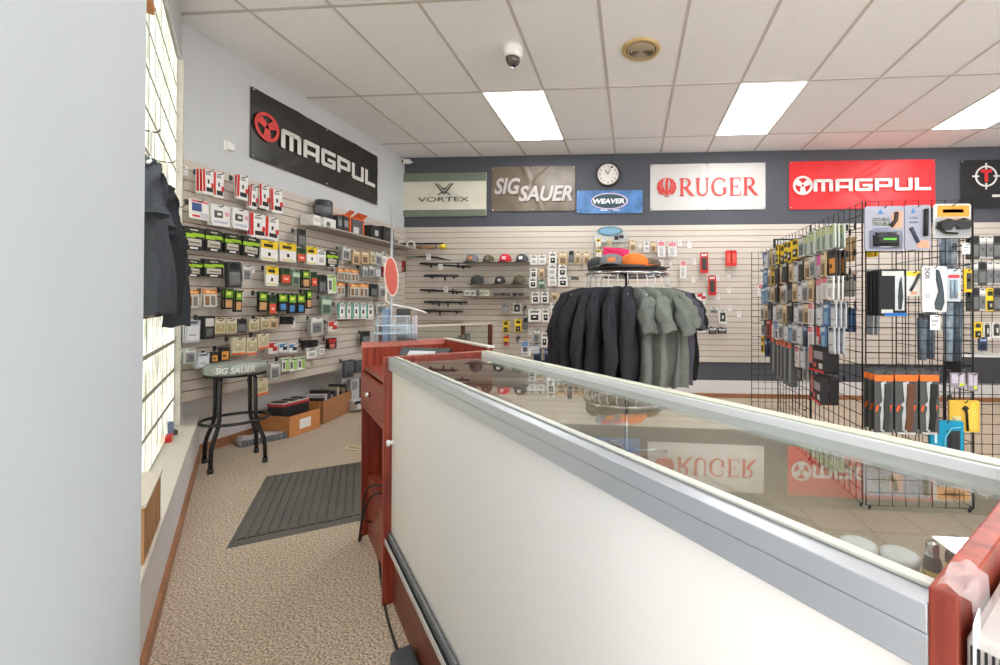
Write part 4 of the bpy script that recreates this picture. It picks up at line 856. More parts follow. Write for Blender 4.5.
for x, lab, c1, c2, lg, pt in [(477,'dark green-grey plain cap on the lower cap shelf',(62,66,66),(54,58,58),None,0),(500,'low dark cap with pale mark on the lower cap shelf',(58,54,50),(50,46,44),(180,176,170),0),(519.4,'olive camouflage cap on the lower cap shelf, end nearest the packs',(98,94,72),(78,74,56),None,1)]:
    s, _ = BW.at(x, 280, .12); hat(lab, BW.w(s, .115, z), BW.rz+R(random.uniform(-12, 12)), c1, c2, lg, .92 if lg is None else .8, pt, 'caps on the back wall')
z = shelf(464, 529, 296, 'narrow wall shelf of small boxes and goggles below the caps')
for x0, x1, col, lab, h in [(465.5,471,(238,236,232),'white box at the corner end of the goggle shelf',.08),(471.5,477,(232,230,228),'second white box on the goggle shelf',.08),(480.5,485,(206,210,176),'pale green box on the goggle shelf',.085),(485.5,490,(226,226,206),'cream box on the goggle shelf beside the pale green one',.08)]:
    s0, _ = BW.at(x0, 293, .1); s1, _ = BW.at(x1, 293, .1)
    t = thing('small_box', lab, 'box', BW.w((s0+s1)/2, .1, z), BW.rz); w = s1-s0
    MB().box(-w/2, -.04, 0, w/2, .04, h).build('carton', mat(col, .5), t, bevel=.002); MB().box(-w*.3, -.0415, h*.3, w*.3, -.04, h*.6).build('label', mat((150,150,146), .5), t)
for i, x in enumerate((497, 502.5, 508.5, 515, 521)):
    s, _ = BW.at(x, 294, .1)
    t = thing('goggles', '%s pair of dark goggles on the narrow shelf below the caps' % ORD[i], 'goggles', BW.w(s, .1, z), BW.rz+R(random.uniform(-25, 25)))
    m = MB()
    for sx in (-1, 1): m.bulge(sx*.017-.015, .004, sx*.017+.015, .042, 0, .022, 0, .6)
    m.build('lenses', mat((66,64,62) if i % 2 else (116,110,104), .2), t); MB().tube([(-.032,0,.025),(-.034,.05,.028),(.034,.05,.028),(.032,0,.025)], .004, 6).build('strap', mat((140,134,126), .6), t)

# ================================================================== wire grid racks
WIRE = mat((34,34,36), .4, .5, noise=0, name='black_wire')
def grid_panel(label, p0, p1, h, z0=.02, group='black wire grid panels'):
    p0, p1 = np.array(p0), np.array(p1); L = float(np.linalg.norm(p1-p0)); rz = math.atan2(*(p1-p0)[::-1])
    t = thing('wire_grid_panel', label, 'grid panel', (*p0, 0), rz, group)
    m = MB(); n = round(L/.0762); k = round((h-z0)/.0762)
    for i in range(1, n): m.tube([(L*i/n,0,z0),(L*i/n,0,h)], .0026, 5)
    for j in range(1, k): m.tube([(0,.004,z0+(h-z0)*j/k),(L,.004,z0+(h-z0)*j/k)], .0026, 5)
    m.build('wires', WIRE, t)
    MB().tube([(0,0,z0),(0,0,h),(L,0,h),(L,0,z0)], .0045, 6, closed=True).build('frame', WIRE, t)
    m = MB()
    for x in (.02, L-.02): m.tube([(x,0,z0),(x,0,0)], .008, 8)
    m.build('feet', WIRE, t); return t
GH = 1.845
grid_panel('black wire grid panel facing the counter, hung with boxed knives', (1.405,2.69), (2.01,2.69), GH)
grid_panel('black wire grid panel running back from the facing panel, near half', (1.39,3.44), (1.39,2.70), GH)
grid_panel('black wire grid panel running back from the facing panel, far half', (1.39,4.20), (1.39,3.46), GH)
grid_panel('mostly bare black wire grid panel standing near the back wall', (1.40,5.13), (2.02,5.13), GH)
grid_panel('black wire grid panel running back behind the sunglasses pack', (2.02,3.44), (2.02,2.70), GH)
grid_panel('black wire grid panel with grey packs at the picture edge', (2.42,3.46), (3.03,3.46), 1.75)
GL = Frame((1.385,4.20), (0,-1))
def rrow(where, z, h, items, off=.15, w=.085, n=4):
    for i, (y, dsg, *k) in enumerate(items):
        hang(GL, 4.20-y, z+random.uniform(-.008,.008), w*(k[1] if len(k) > 1 else 1), h*random.uniform(.92,1.04), dsg, k[0] if k else n, off+random.uniform(-.01,.01), where, i, 'long wire grid', gap=.028, wall_off=.004)
ys = lambda a, b, k: [a+(b-a)*i/(k-1) for i in range(k)]
for lab_, z_, seq in (('top', 1.725, 'blue_white silver kraft grey yellow_full yellow_full yellow_full yellow_full yellow_full grey clear_green clear_green clear_green clear_green clear_green'),
                      ('second', 1.56, 'blue_tall blue_tall kraft yb black_hook kraft black_hook kraft silver black_hook kraft grey pink kraft orange_dark'),
                      ('third', 1.40, 'blue_tall blue_tall grey kraft black_hook kraft grey dark kraft silver grey kraft pink_white pink_white white'),
                      ('fourth', 1.24, 'grey kraft dark silver kraft grey kraft black_hook silver grey kraft pink_white silver blue_tall silver'),
                      ('fifth', 1.085, 'grey dark red_tall silver blue_white grey silver blue_tall grey silver navy pink_white red_clip blue_tall silver')):
    seq = seq.split(); rrow('%s row, long wire grid' % lab_, z_, .162, [(y, d) for y, d in zip(ys(4.15,2.76,15), seq)], .135)
GLR = Frame((1.395,2.75), (0,1))
for lab_, z_, seq in (('top', 1.70, 'yellow_full kraft grey kraft silver'), ('second', 1.45, 'blue_white orange_head silver kraft grey'), ('third', 1.2, 'silver blue_tall kraft grey white')):
    for i, (y, dsg) in enumerate(zip(ys(.12,1.25,5), seq.split())):
        hang(GLR, y, z_, .09, .17, dsg, 2, .15, '%s row, far side of wire grid' % lab_, i, 'long wire grid', .028, .004)
rrow('sixth row, long wire grid', .92, .16, [(4.12,'yb',3,.8),(4.0,'navy',3,.8),(3.30,'pink_white',3),(3.18,'silver',3)])
rrow('row of long tools, long wire grid', .93, .34, [(y, 'multitool', 2) for y in ys(3.86,3.44,5)], .13)
rrow('lowest row, long wire grid', .80, .14, [(3.22,'grey',3),(3.32,'dark',3)], .12)
for i, z in enumerate((.955, .755)):
    hang(GL, 4.20-2.90, z, .19, .175, 'red_black', 2, .13, '%s place, long grid' % ['upper', 'lower'][i], i, 'long wire grid', .055, .004)
# sign card on the far end
t = thing('shelf_sign', 'small black sign with white label above the far end of the long grid', 'sign', (1.36, 4.24, 1.86))
MB().box(0, -.012, -.12, .30, 0, .0).build('board', BLACK, t); MB().box(.02, -.015, -.055, .16, -.012, -.015).build('label', WHITE, t); MB().box(.18, -.015, -.06, .28, -.012, -.03).build('brown_print', mat((120,74,56), .5), t)
s = 4.20; o = put('blister_pack', pack_mesh('pink_white', .07, .13), None, (1.48, 5.05, 1.46), 0); tag(o, 'single pink and white pack on the mostly bare grid panel', 'packaged goods')
o = put('peg_hook', hook_mesh(.10), None, (1.48, 5.126, 1.45), 0); tag(o, 'wire hook holding the single pack on the bare grid panel', 'hook', 'peg hooks')

FP = Frame((1.405,2.69), (1,0))
def big_pack(name, label, box, off, th, base, parts, group=None, clear=False, fr=FP, hook=True, cat='packaged goods', back=0):
    x0, y0, x1, y1 = box; xm, ym = (x0+x1)/2, (y0+y1)/2
    s0, _ = fr.at(x0, ym, off); s1, _ = fr.at(x1, ym, off); _, za = fr.at(xm, y0, off); _, zb = fr.at(xm, y1, off)
    off -= back; w, h = s1-s0, za-zb; t = thing(name, label, cat, fr.w((s0+s1)/2, off, za), fr.rz, group)
    c = min(w, h)*.05
    MB().prism([(-w/2+c,-h),(w/2-c,-h),(w/2,-h+c),(w/2,-c),(w/2-c,0),(-w/2+c,0),(-w/2,-c),(-w/2,-h+c)], 0, -th).build('card', PLASTIC if clear else mat(base, .55, noise=.03, scale=20, spec=.2), t)
    for pn, col, shapes in parts:
        m = MB()
        for sh in shapes:
            k = sh[0]
            if k == 'b': _, a, b, c_, d, rel = sh; m.bulge(-w/2+a*w, -h+b*h, -w/2+c_*w, -h+d*h, -th, rel, 0, .5)
            elif k == 'r': _, a, b, c_, d = sh; m.box(-w/2+a*w, -th-.0012, -h+b*h, -w/2+c_*w, -th+.0002, -h+d*h)
            elif k == 't': _, st, a, b, c_, d = sh; text(m, st, -w/2+a*w, -h+b*h, -w/2+c_*w, -h+d*h, -th-.002, 0, .02)
            elif k == 'p': _, pts, rel = sh; m.prism([(-w/2+a*w, -h+b*h) for a, b in pts], -th+.0002, -th-rel)
            elif k == 'l': _, pts, wd, rel = sh; m.tube([(-w/2+a*w, -th-rel, -h+b*h) for a, b in pts], wd, 8)
        m.build(pn, PLASTIC if col == 'clear' else mat(col, .5, noise=.08, scale=50, spec=.2), t)
    if hook:
        o = put('peg_hook', hook_mesh(off+.02), None, fr.w((s0+s1)/2, .004, za-.01), fr.rz)
        tag(o, ('wire hook carrying the ' + label)[:110].rsplit(' ', 1)[0] if len(label.split()) > 11 else 'wire hook carrying the ' + label, 'hook', 'peg hooks')
    return t
SKIN = (214,160,134)
LAV = (158,160,174)
big_pack('blister_pack', 'large pale sharpener pack with hand picture and black tool', (864,206.5,903,251), .12, .01, LAV, [
    ('lettering', (84,92,52), [('t','DOUBLE',.2,.66,.62,.74),('t','TROUBLE',.18,.56,.64,.64)]), ('small_print', (120,124,150), [('r',.2,.48,.6,.51),('r',.3,.44,.55,.46)]),
    ('emblem', (86,130,180), [('p',[(.32,.82),(.48,.82),(.4,.94)],.002)]),
    ('hand_picture', SKIN, [('p',[(.68,.5),(.95,.52),(.97,.86),(.8,.9),(.68,.8)],.002)]), ('tool_picture', (64,56,52), [('l',[(.66,.55),(.78,.68),(.8,.86)],.012,.004)]),
    ('tool', BK, [('b',.2,.1,.86,.36,.035),('b',.26,.28,.8,.42,.02)]), ('green_insert', (112,206,60), [('b',.36,.2,.72,.28,.042)]), ('ribs', (206,206,200), [('r',.38,.08,.7,.2)]), ('tray', 'clear', [('b',.1,.04,.94,.46,.05)])])
big_pack('blister_pack', 'large pale sharpener pack with a slim black rod', (903.8,205.5,929.5,250), .12, .01, LAV, [
    ('emblem', (86,130,180), [('p',[(.22,.82),(.42,.82),(.32,.94)],.002)]), ('lettering', (84,92,120), [('t','STEEL',.16,.69,.52,.74),('r',.18,.6,.5,.63)]),
    ('rod', BK, [('l',[(.78,.9),(.76,.3)],.012,.012)]), ('tool_picture', (64,76,92), [('l',[(.22,.5),(.5,.16)],.01,.004)]), ('hand_picture', SKIN, [('p',[(.45,.04),(.95,.04),(.92,.2),(.5,.22)],.002)])])
big_pack('blister_pack', 'clear hanging pack of black sunglasses under an orange card', (933,204,970.5,238), .14, .004, (206,204,200), [
    ('header_card', (226,150,62), [('r',.1,.62,.95,.95)]), ('lettering', (246,214,120), [('r',.25,.74,.8,.84)]),
    ('glasses', (36,36,38), [('p',[(.10,.46),(.3,.54),(.5,.5),(.72,.56),(.93,.48),(.95,.38),(.86,.24),(.62,.24),(.54,.38),(.47,.38),(.40,.22),(.2,.22),(.11,.34)],.028),('l',[(.10,.44),(.06,.3),(.3,.14),(.6,.12)],.006,.012)]), ('shell', 'clear', [('b',.04,.03,.97,.6,.045)])])
for k in range(4):
    big_pack('knife_box', ['black boxed knife with window and blue edge, front of its stack', 'second black knife box behind the windowed one', 'third black knife box behind the windowed one', 'rearmost black knife box behind the windowed one'][k],
        (877,269.5,904,316), .16, .022, (40,40,42), [('window', (196,200,206), [('r',.58,.12,.92,.86)]), ('knife', (58,66,62), [('p',[(.7,.14),(.8,.14),(.86,.4),(.8,.84),(.72,.7),(.68,.4)],.006)]), ('label', (200,202,200), [('r',.1,.86,.9,.96)]), ('bottom_label', (200,202,200), [('r',.08,.06,.5,.14)]), ('blue_edge', (40,110,180), [('r',.2,0,1,.07)])], 'stacked black knife boxes', hook=(k == 0), back=k*.036)
big_pack('blister_pack', 'small white and yellow knife pack beside the black boxes', (905.5,271,920,296), .07, .008, (226,222,216), [('header', (232,210,70), [('r',.02,.8,.98,.98)]), ('knife', (72,74,76), [('l',[(.25,.2),(.55,.5),(.85,.88)],.008,.006)]), ('hand_picture', SKIN, [('r',.3,.05,.7,.18)])])
big_pack('blister_pack', 'tall white knife pack with vertical black letters', (921,266.5,945,312), .09, .012, (232,232,232), [
    ('lettering', (44,44,46), []), ('knife', (70,80,86), [('p',[(.52,.07),(.74,.03),(.86,.2),(.84,.42),(.78,.64),(.66,.9),(.56,.93),(.56,.7),(.66,.45),(.5,.2)],.012)]), ('green_dot', (206,226,60), [('r',.66,.38,.86,.43)]), ('small_print', (190,190,192), [('r',.1,.3,.3,.4)])])
m = MB(); tv, tf, _ = text_tris('SOG', .03)
o_ = [o for o in C.objects if o.name.startswith('lettering') and o.type == 'MESH' and len(o.data.vertices) == 0][-1]
s0, za = FP.at(921, 266.5, .09); s1, zb = FP.at(945, 312, .09); w_, h_ = s1-s0, za-zb
m.add([(-w_*.40+w_*.2*(1-b), -.014, -h_*.27+a*h_*.24) for a, b in tv], [f[::-1] for f in tf]); o_.data = m.mesh('lettering', [mat((44,44,46), .5)])
big_pack('blister_pack', 'clear pack with red lettered card beside the tall white pack', (946,269,960,301.5), .09, .006, (196,204,210), [('header', (206,70,80), [('r',.12,.72,.9,.82)]), ('rods', (150,170,186), [('l',[(.3,.1),(.3,.66)],.008,.008),('l',[(.6,.1),(.6,.66)],.008,.008)]), ('yellow_dot', (230,190,70), [('r',.68,.16,.86,.24)])])
big_pack('blister_pack', 'narrow yellow-framed pack at the edge of the facing grid', (963.2,269,970.8,292), .07, .008, (236,186,44), [('window', (70,74,70), [('r',.3,.12,.95,.82)]), ('green_dot', (190,220,60), [('r',.4,.45,.75,.58)])])
for i, (a, b) in enumerate((((962,243),(970,254)), ((930,315),(940,330)))):
    big_pack('price_tag', ['white price card beside the sunglasses pack', 'white price card below the tall white knife pack'][i], (*a, *b), .09, .002, (240,240,240), [('print', (150,150,160), [('r',.15,.55,.8,.65),('r',.15,.3,.6,.38)])], cat='price tag')
# long clear sheaths behind the facing panel
for i, (x, y0, y1, c) in enumerate(((944,238,268,(126,142,160)),(952,236,270,(150,160,170)),(922,318,360,(118,132,146)),(930,312,358,(96,110,126)),(948,302,361,(146,162,176)),(957,300,361,(84,98,112)))):
    s, z1 = FP.at(x, y0, -.05); _, z0 = FP.at(x, y1, -.05)
    t = thing('clear_sheath', '%s long blue-grey sheath hanging behind the facing wire grid' % ORD[i], 'sheath', FP.w(s, -.05, z1), 0, 'blue-grey sheaths behind the grid')
    MB().tube([(0,0,0),(0,0,z0-z1)], [.028,.022], 10).build('tube', mat(c, .2, noise=.3, scale=25), t); MB().box(-.02, -.004, -.005, .02, .004, .03).build('header', mat((70,72,76), .4), t)
# orange-topped knife cards
KH = [(62,66,66), (104,72,54), (40,42,42)]
for q, (x0, x1) in enumerate(((874,892.5),(894.5,917),(919.5,938.3))):
    for k in range(3):
        big_pack('knife_card', ['%s orange-topped knife card, %s of its hook' % (['grey-handled', 'brown-handled', 'black-handled'][q], ['front', 'middle', 'rear'][k])][0], (x0,371,x1,434), .17, .006, (84,86,86), [
            ('header', (240,120,52), [('r',0,.84,1,.94)]), ('stripe', (232,100,52), [('p',[(.02,.36),(.14,.36),(.24,.46),(.12,.46)],.002)]), ('stripe', (232,100,52), [('p',[(.72,.36),(.84,.36),(.94,.46),(.82,.46)],.002)]),
            ('outline', (206,208,210), [('p',[(.32,.06),(.5,.03),(.56,.3),(.54,.5),(.6,.56),(.6,.84),(.34,.82),(.36,.7),(.42,.52),(.26,.47),(.38,.42),(.3,.3)],.003)]),
            ('knife', KH[q], [('p',[(.40,.08),(.66,.05),(.78,.30),(.74,.50),(.86,.66),(.82,.80),(.52,.80),(.50,.60),(.46,.50),(.48,.30)],.014)]), ('label', (206,206,200), [('r',.5,.24,.66,.27)]), ('bottom_strip', (206,206,200), [('r',.1,0,.9,.03)])], 'orange-topped knife cards', hook=(k == 0), back=k*.055)
for i, (b, nm) in enumerate((((949.5,372.6,964.8,387.5),'first'), ((967,372.6,977,391),'second'))):
    big_pack('blister_pack', ['small grey-lilac pack right under the sheaths, beside a similar one', 'narrow grey-lilac pack at the grid edge beside its wider twin'][i], b, .07, .006, (150,142,150), [('picture', (196,190,206), [('r',.1,.3,.5,.9),('r',.6,.3,.9,.9)]), ('green_dot', (200,226,60), [('r',.6,.12,.9,.3)])])
big_pack('bag_pack', 'yellow pack with black strap in a clear bag, low on the grid', (948,400,978,431.5), .11, .012, (226,186,76), [('strap', (44,42,40), [('l',[(.58,.05),(.55,.6),(.48,.8)],.006,.006),('p',[(.4,.74),(.52,.66),(.64,.76),(.52,.84)],.006)]), ('ribs', (240,206,90), [('r',.62,.1,.9,.8)]), ('parts', (206,196,150), [('b',.08,.1,.38,.5,.012)]), ('green_dot', (206,226,60), [('r',.12,.4,.32,.5),('r',.72,.82,.86,.9)])], hook=True)
big_pack('blister_pack', 'bright blue pack with black oval tool, lowest on the grid', (928,420,961,452), .12, .02, (30,150,190), [('oval', (52,54,56), [('b',.5,.02,.9,.7,.012)]), ('arc', (120,206,226), [('l',[(.4,.05),(.44,.5),(.62,.78),(.9,.82)],.004,.004)]), ('lettering', (206,236,246), [('r',.12,.3,.2,.85)])])
# packs on the farther panel at the picture edge
FR2 = Frame((2.42,3.46), (1,0))
k = 0
for r, y0 in enumerate((236, 262, 288)):
    for x in (974, 981.5, 989, 996.5, 1004):
        dsg = [['dark','grey','grey','dark','grey'],['grey','dark','grey','grey','dark'],['dark','grey','yb','dark','white']][r][k % 5]; k += 1
        s, z = FR2.at(x, y0, .1)
        for q in range(2):
            o = put('blister_pack', pack_mesh(dsg, .06, .17), None, FR2.w(s, .1-q*.04, z), FR2.rz)
            tag(o, '%s, %s, %s hook, %s row, picture edge grid' % (D[dsg][3], ['front', 'rear'][q], ORD[(k-1) % 5], ['top', 'second', 'third'][r]), 'packaged goods', 'packs at the picture edge')
for i, (x0, y0, x1, y1, dsg) in enumerate(((973,322,981,338,'yb'),(983,322,990,340,'ring'),(992,322,1000,338,'ring'),(978,337,986,350,'navy'))):
    s, z = FR2.at((x0+x1)/2, y0, .09); s0, _ = FR2.at(x0, y0, .09); s1, _ = FR2.at(x1, y0, .09); _, zb = FR2.at(x0, y1, .09)
    o = put('blister_pack', pack_mesh(dsg, s1-s0, z-zb), None, FR2.w(s, .09, z), FR2.rz); tag(o, '%s, %s in the low row, picture edge grid' % (D[dsg][3], ORD[i]), 'packaged goods')
t = thing('wire_shelf_unit', 'low pale shelf with black goods under the grid at the picture edge', 'shelf', (2.35, 3.25, 0))
s, z = FR2.at(985, 354, .1); MB().box(0, 0, z-.012, .8, .2, z).build('shelf', mat((206,206,204), .5), t); MB().box(.03, .04, z-.18, .77, .19, z-.014).build('goods', BLACK, t)
m = MB()
for x in (.01, .79): m.tube([(x,.18,0),(x,.18,z)], .01, 8)
m.build('legs', WIRE, t)

# ================================================================== round garment rack
RC = dep(627, 272, 3.42); RC = (float(RC[0]), float(RC[1])); RZ = 1.455; RR = .33
t = thing('round_clothes_rack', 'round chrome garment rack with a black top disc', 'clothes rack', (*RC, 0))
MB().lathe([(0,0),(.035,.0),(.035,.02),(.016,.05),(.016,1.49),(0,1.49)], 14).build('post', CHROME, t)
for k in range(4): MB().tube([(0,0,.06),(.28*math.cos(k*1.571+.4), .28*math.sin(k*1.571+.4), .03),(.36*math.cos(k*1.571+.4), .36*math.sin(k*1.571+.4), .012)], .012, 8).build('leg', CHROME, t)
m = MB(); m.tube([(RR*math.cos(2*math.pi*k/36), RR*math.sin(2*math.pi*k/36), RZ) for k in range(36)], .011, 8, closed=True)
for k in range(3): m.tube([(0,0,RZ),(RR*math.cos(k*2.094), RR*math.sin(k*2.094), RZ)], .009, 8)
m.build('ring', CHROME, t)
MB().lathe([(0,1.49),(.315,1.49),(.318,1.495),(.318,1.508),(.314,1.512),(0,1.512)], 40).build('top_disc', mat((48,46,46), .35), t)
def garment(kind, col, seed, name, label, loc, rz, group, hem=.70, tilt=0, scale=1):
    rn = random.Random(seed); t = thing(name, label, 'clothing', loc, rz, group); t.scale = (scale,)*3
    fab = mat(col, .95, noise=.10, scale=35, bump=.35, bscale=260, spec=.15)
    ph = [rn.uniform(0, 6.28) for _ in range(6)]; NR, NZ_ = 28, 18
    def body(u, v):
        a = 2*math.pi*u; z = .018-hem*v
        hw = np.interp(v, [0,.02,.05,.1,.3,1], [.06,.13,.19,.208,.212,.225]); ht = np.interp(v, [0,.05,.2,.6,1], [.022,.034,.044,.054,.062])
        ca, sa = math.cos(a), math.sin(a)
        x = hw*math.copysign(abs(ca)**.8, ca); y = ht*math.copysign(abs(sa)**.8, sa)
        fold = (math.sin(x*38+ph[0]+v*1.5)*.019+math.sin(x*71+ph[1]+v*2)*.011)*min(1, v*2.2)
        y += fold + .012*math.sin(v*5+ph[2]); x += .008*math.sin(v*9+ph[3])+.010*math.sin(a*3+v*7+ph[4])*v
        return (x, y, z+.010*math.sin(a*4+ph[5])*v)
    m = MB(); m.grid(NR, NZ_, body, wrap=True)
    m.build('body', fab, t)
    for sx in (-1, 1):
        ln = (.25 if kind == 'tee' else .56)*rn.uniform(.95, 1.05); sw = rn.uniform(-.02, .03)
        def slv(u, v):
            a = 2*math.pi*u
            cx = sx*np.interp(v, [0,.15,.5,1], [.150,.205,.235+sw,.245+sw*1.6 if kind == 'tee' else .225+sw]); cz = -.045-ln*v+.02*(1-v)
            rx = np.interp(v, [0,.2,1], [.05,.052,.062 if kind == 'tee' else .036]); ry = np.interp(v, [0,.2,.8,1], [.022,.045,.060 if kind == 'tee' else .045,.062 if kind == 'tee' else .03])
            wob = 1+.20*math.sin(a*3+v*6+ph[2])+.14*math.sin(a*5-v*12+ph[1])
            return (cx+rx*wob*math.cos(a), ry*wob*math.sin(a)+.012*math.sin(v*6+ph[4]), cz-sx*math.cos(a)*.03*(1 if v < .3 else 0)+(.012*math.sin(a*2+ph[0]) if v > .9 else 0))
        m = MB(); m.grid(16, 12, slv, wrap=True); m.build('sleeve', fab, t)
    if kind == 'hood':
        m = MB(); m.lathe([(0,.035),(.05,.03),(.075,.0),(.08,-.04),(.06,-.075),(0,-.08)], 18, (0,.0,-.01), sy=.62); m.build('hood', fab, t)
        m = MB(); m.grid(NR, 2, lambda u, v: (lambda p: (p[0]*(1.02), p[1]*1.02, p[2]-.045*v))(body(u, 1)), wrap=True); m.build('hem_band', fab, t)
    else:
        m = MB(); m.tube([(.06*math.cos(2*math.pi*k/16), .03*math.sin(2*math.pi*k/16), -.008-.012*math.cos(2*math.pi*k/8)) for k in range(16)], .008, 6, closed=True); m.build('collar', fab, t)
    return t
HG = MB(); HG.tube([(0,0,.125),(-.012,0,.137),(-.024,0,.128),(-.018,0,.112),(0,0,.095),(0,0,.03)], .0035, 6)
HG.tube([(-.19,0,-.04),(-.10,0,-.012),(0,0,.025),(.10,0,-.012),(.19,0,-.04)], .007, 6)
HGM = HG.mesh('clothes_hanger', [mat((236,236,234), .4, noise=0)])
CH = (54,55,60)
n = 20
for i in range(n):
    th = 133+i*12.6      # degrees round the ring, from its window side past the counter side
    a = R(th); x, y = RC[0]+RR*math.cos(a), RC[1]+RR*math.sin(a)
    zz = RZ-.128+random.uniform(-.004, .004); tw = random.uniform(-6, 6)
    if i < 12: kind, col, nm, de = 'hood', (CH[0]+(i % 3)*2, CH[1]+(i % 3)*2, CH[2]+(i % 3)*2), 'hoodie', 'charcoal hooded sweatshirt'
    elif i < 16: kind, col, nm, de = 'tee', (118+(i % 2)*8, 124+(i % 2)*8, 118+(i % 2)*6), 't_shirt', 'grey-green short-sleeved shirt'
    elif i == 16: kind, col, nm, de = 'tee', (88,86,98), 't_shirt', 'violet-grey short-sleeved shirt'
    else: kind, col, nm, de = 'tee', (42,43,46), 't_shirt', 'black short-sleeved shirt'
    k_ = '%s, %s round the rack counting from the window side' % (de, ORD[i])
    garment(kind, col, i+1, nm, k_, (x, y, zz), a+R(tw), 'garments on the round rack', random.uniform(.68, .73) if kind == 'tee' else random.uniform(.66, .71))
    o = put('clothes_hanger', HGM, None, (x, y, zz), a+R(tw)); tag(o, 'white hanger of the %s garment on the round rack from the window side' % ORD[i], 'hanger', 'hangers on the round rack')
for px, d, lab, c1, c2, lg, k_, pt, rz_ in [(612,3.28,'grey cap with orange patch on the round rack top',(124,126,132),(50,50,54),(216,130,72),1.05,0,0),(634,3.26,'bright orange cap on the round rack top',(240,130,50),(232,116,40),None,1.08,0,70),(598,3.42,'dark cap behind the grey one on the round rack top',(66,68,70),(52,54,56),None,.95,0,20),(650,3.38,'brown camouflage cap behind the orange one on the round rack top',(112,98,84),(96,84,70),(160,110,80),.85,1,80)]:
    v = dep(px, 266, d); hat(lab, (v[0], v[1], 1.513), R(rz_), c1, c2, lg, k_, pt, 'caps on the round rack', .74)
v = dep(616, 266, 3.55)
t = thing('folded_vest', 'bright pink folded blaze vest standing on the round rack top', 'vest', (v[0], v[1], 1.513), R(4))
m = MB(); m.grid(10, 8, lambda u, v: (-.105+.21*u, -.02-.012*math.sin(u*7+v*3), .165*v-.02*u*v)); m.grid(10, 8, lambda u, v: (-.105+.21*u, .02+.008*math.sin(u*6), .165*v-.02*u*v)); m.tube([(-.105,0,.165),(0,0,.158),(.105,0,.146)], .02, 8); m.build('folded_cloth', mat((238,54,112), .8, noise=.08, scale=40), t)
# display stand with oval header, hung on the back wall behind the rack
s0, z1 = BW.at(594, 227, .12); s1, z0 = BW.at(626, 262, .12); sm, zo = BW.at(610, 231.5, .12); w, h = s1-s0, z1-z0
t = thing('wall_display_frame', 'clear rounded display frame with a blue oval header on the back wall', 'display', BW.w(sm, .10, z1), BW.rz)
m = MB(); m.tube([(-w/2,0,-h),(-w/2,0,-.12),(-w*.4,0,-.07),(0,0,-.045),(w*.4,0,-.07),(w/2,0,-.12),(w/2,0,-h)], .008, 8); m.box(-w/2, -.004, -.20, w/2, .004, -.10); m.build('frame', mat((196,200,202), .25), t)
oval(MB(), .17, .062, 0, -.012).build('oval_header', mat((92,134,150), .4), t, (0, -.006, -.055)); oval(MB(), .135, .042, -.012, -.015).build('oval_face', mat((122,166,196), .4), t, (0, -.006, -.055))
m = MB(); m.bulge(.06, -.17, .11, -.12, -.02, .02); m.bulge(.12, -.15, .18, -.11, -.02, .02); m.build('lens_caps', BLACK, t)
MB().box(-.2, .004, -.3, .2, .1, -.29).build('back_shelf', mat((206,206,204), .4), t)
for i, (x, y0, y1, dsg) in enumerate(((598.5,239,246.5,'yellow'),(609,238,246.5,'beige'),(599,250,257,'yellow'),)):
    s, z = BW.at(x, y0, .13); _, zb = BW.at(x, y1, .13); o = put('blister_pack', pack_mesh(dsg, .06, z-zb), None, BW.w(s, .13, z), BW.rz); tag(o, '%s %s hanging in the clear display frame with blue oval' % (['upper', 'single', 'lower'][i], D[dsg][3]), 'packaged goods')

# ================================================================== aisle: stool, mat, boxes
sx_, sy_ = -3.03, 3.07; face = math.atan2(-sy_, -sx_)+math.pi/2
t = thing('bar_stool', 'black tubular bar stool with a grey lettered cushion seat', 'stool', (sx_, sy_, 0), face)
CAMO = mat((152,160,156), .45, noise=.35, scale=9); SH = .765
MB().lathe([(0,SH-.085),(.165,SH-.085),(.185,SH-.07),(.192,SH-.03),(.186,SH-.004),(.165,SH+.006),(0,SH+.012)], 40).build('seat', CAMO, t)
MB().lathe([(.17,SH-.092),(.186,SH-.092),(.186,SH-.08),(.17,SH-.08)], 40).build('seat_band', BLACK_M, t)
wrapf = lambda x, y, z: ((.1935)*math.sin(x), -(.1935)*math.cos(x), z)
m = MB(); text(m, 'SIG SAUER', -.62, SH-.06, .62, SH-.014, 0, 0, .03, .2, fn=wrapf); m.build('lettering', mat((236,238,236), .5), t)
STL = mat((62,62,64), .25, .7, noise=.05)
for k in range(4):
    a = R(45+90*k+8); u, v = math.cos(a), math.sin(a)
    lg = MB().tube([(u*.05,v*.05,SH-.08),(u*.125,v*.125,SH-.085),(u*.145,v*.145,SH-.115),(u*.15,v*.15,.36),(u*.16,v*.16,.31),(u*.205,v*.205,.20),(u*.218,v*.218,.15),(u*.222,v*.222,.03)], .0135, 10).build('leg', STL, t)
    MB().lathe([(0,0),(.018,0),(.018,.035),(.0,.035)], 12, (u*.222, v*.222, 0)).build('rubber_foot', BLACK, lg)
MB().tube([(.205*math.cos(2*math.pi*k/40), .205*math.sin(2*math.pi*k/40), .335) for k in range(40)], .0115, 8, closed=True).build('foot_ring', STL, t)
m = MB()
for k in range(4):
    a = R(45+90*k+8); m.tube([(.15*math.cos(a), .15*math.sin(a), .335),(.205*math.cos(a), .205*math.sin(a), .335)], .009, 6)
m.build('ring_clips', STL, t)
t = thing('floor_mat', 'black ribbed rubber mat on the carpet beside the cash stand', 'mat', (-2.0, 1.983, 0), math.atan2(.55, .835))
RUB = mat((98,95,91), .8, noise=.12, scale=6)
ML, MW = .70, 1.03
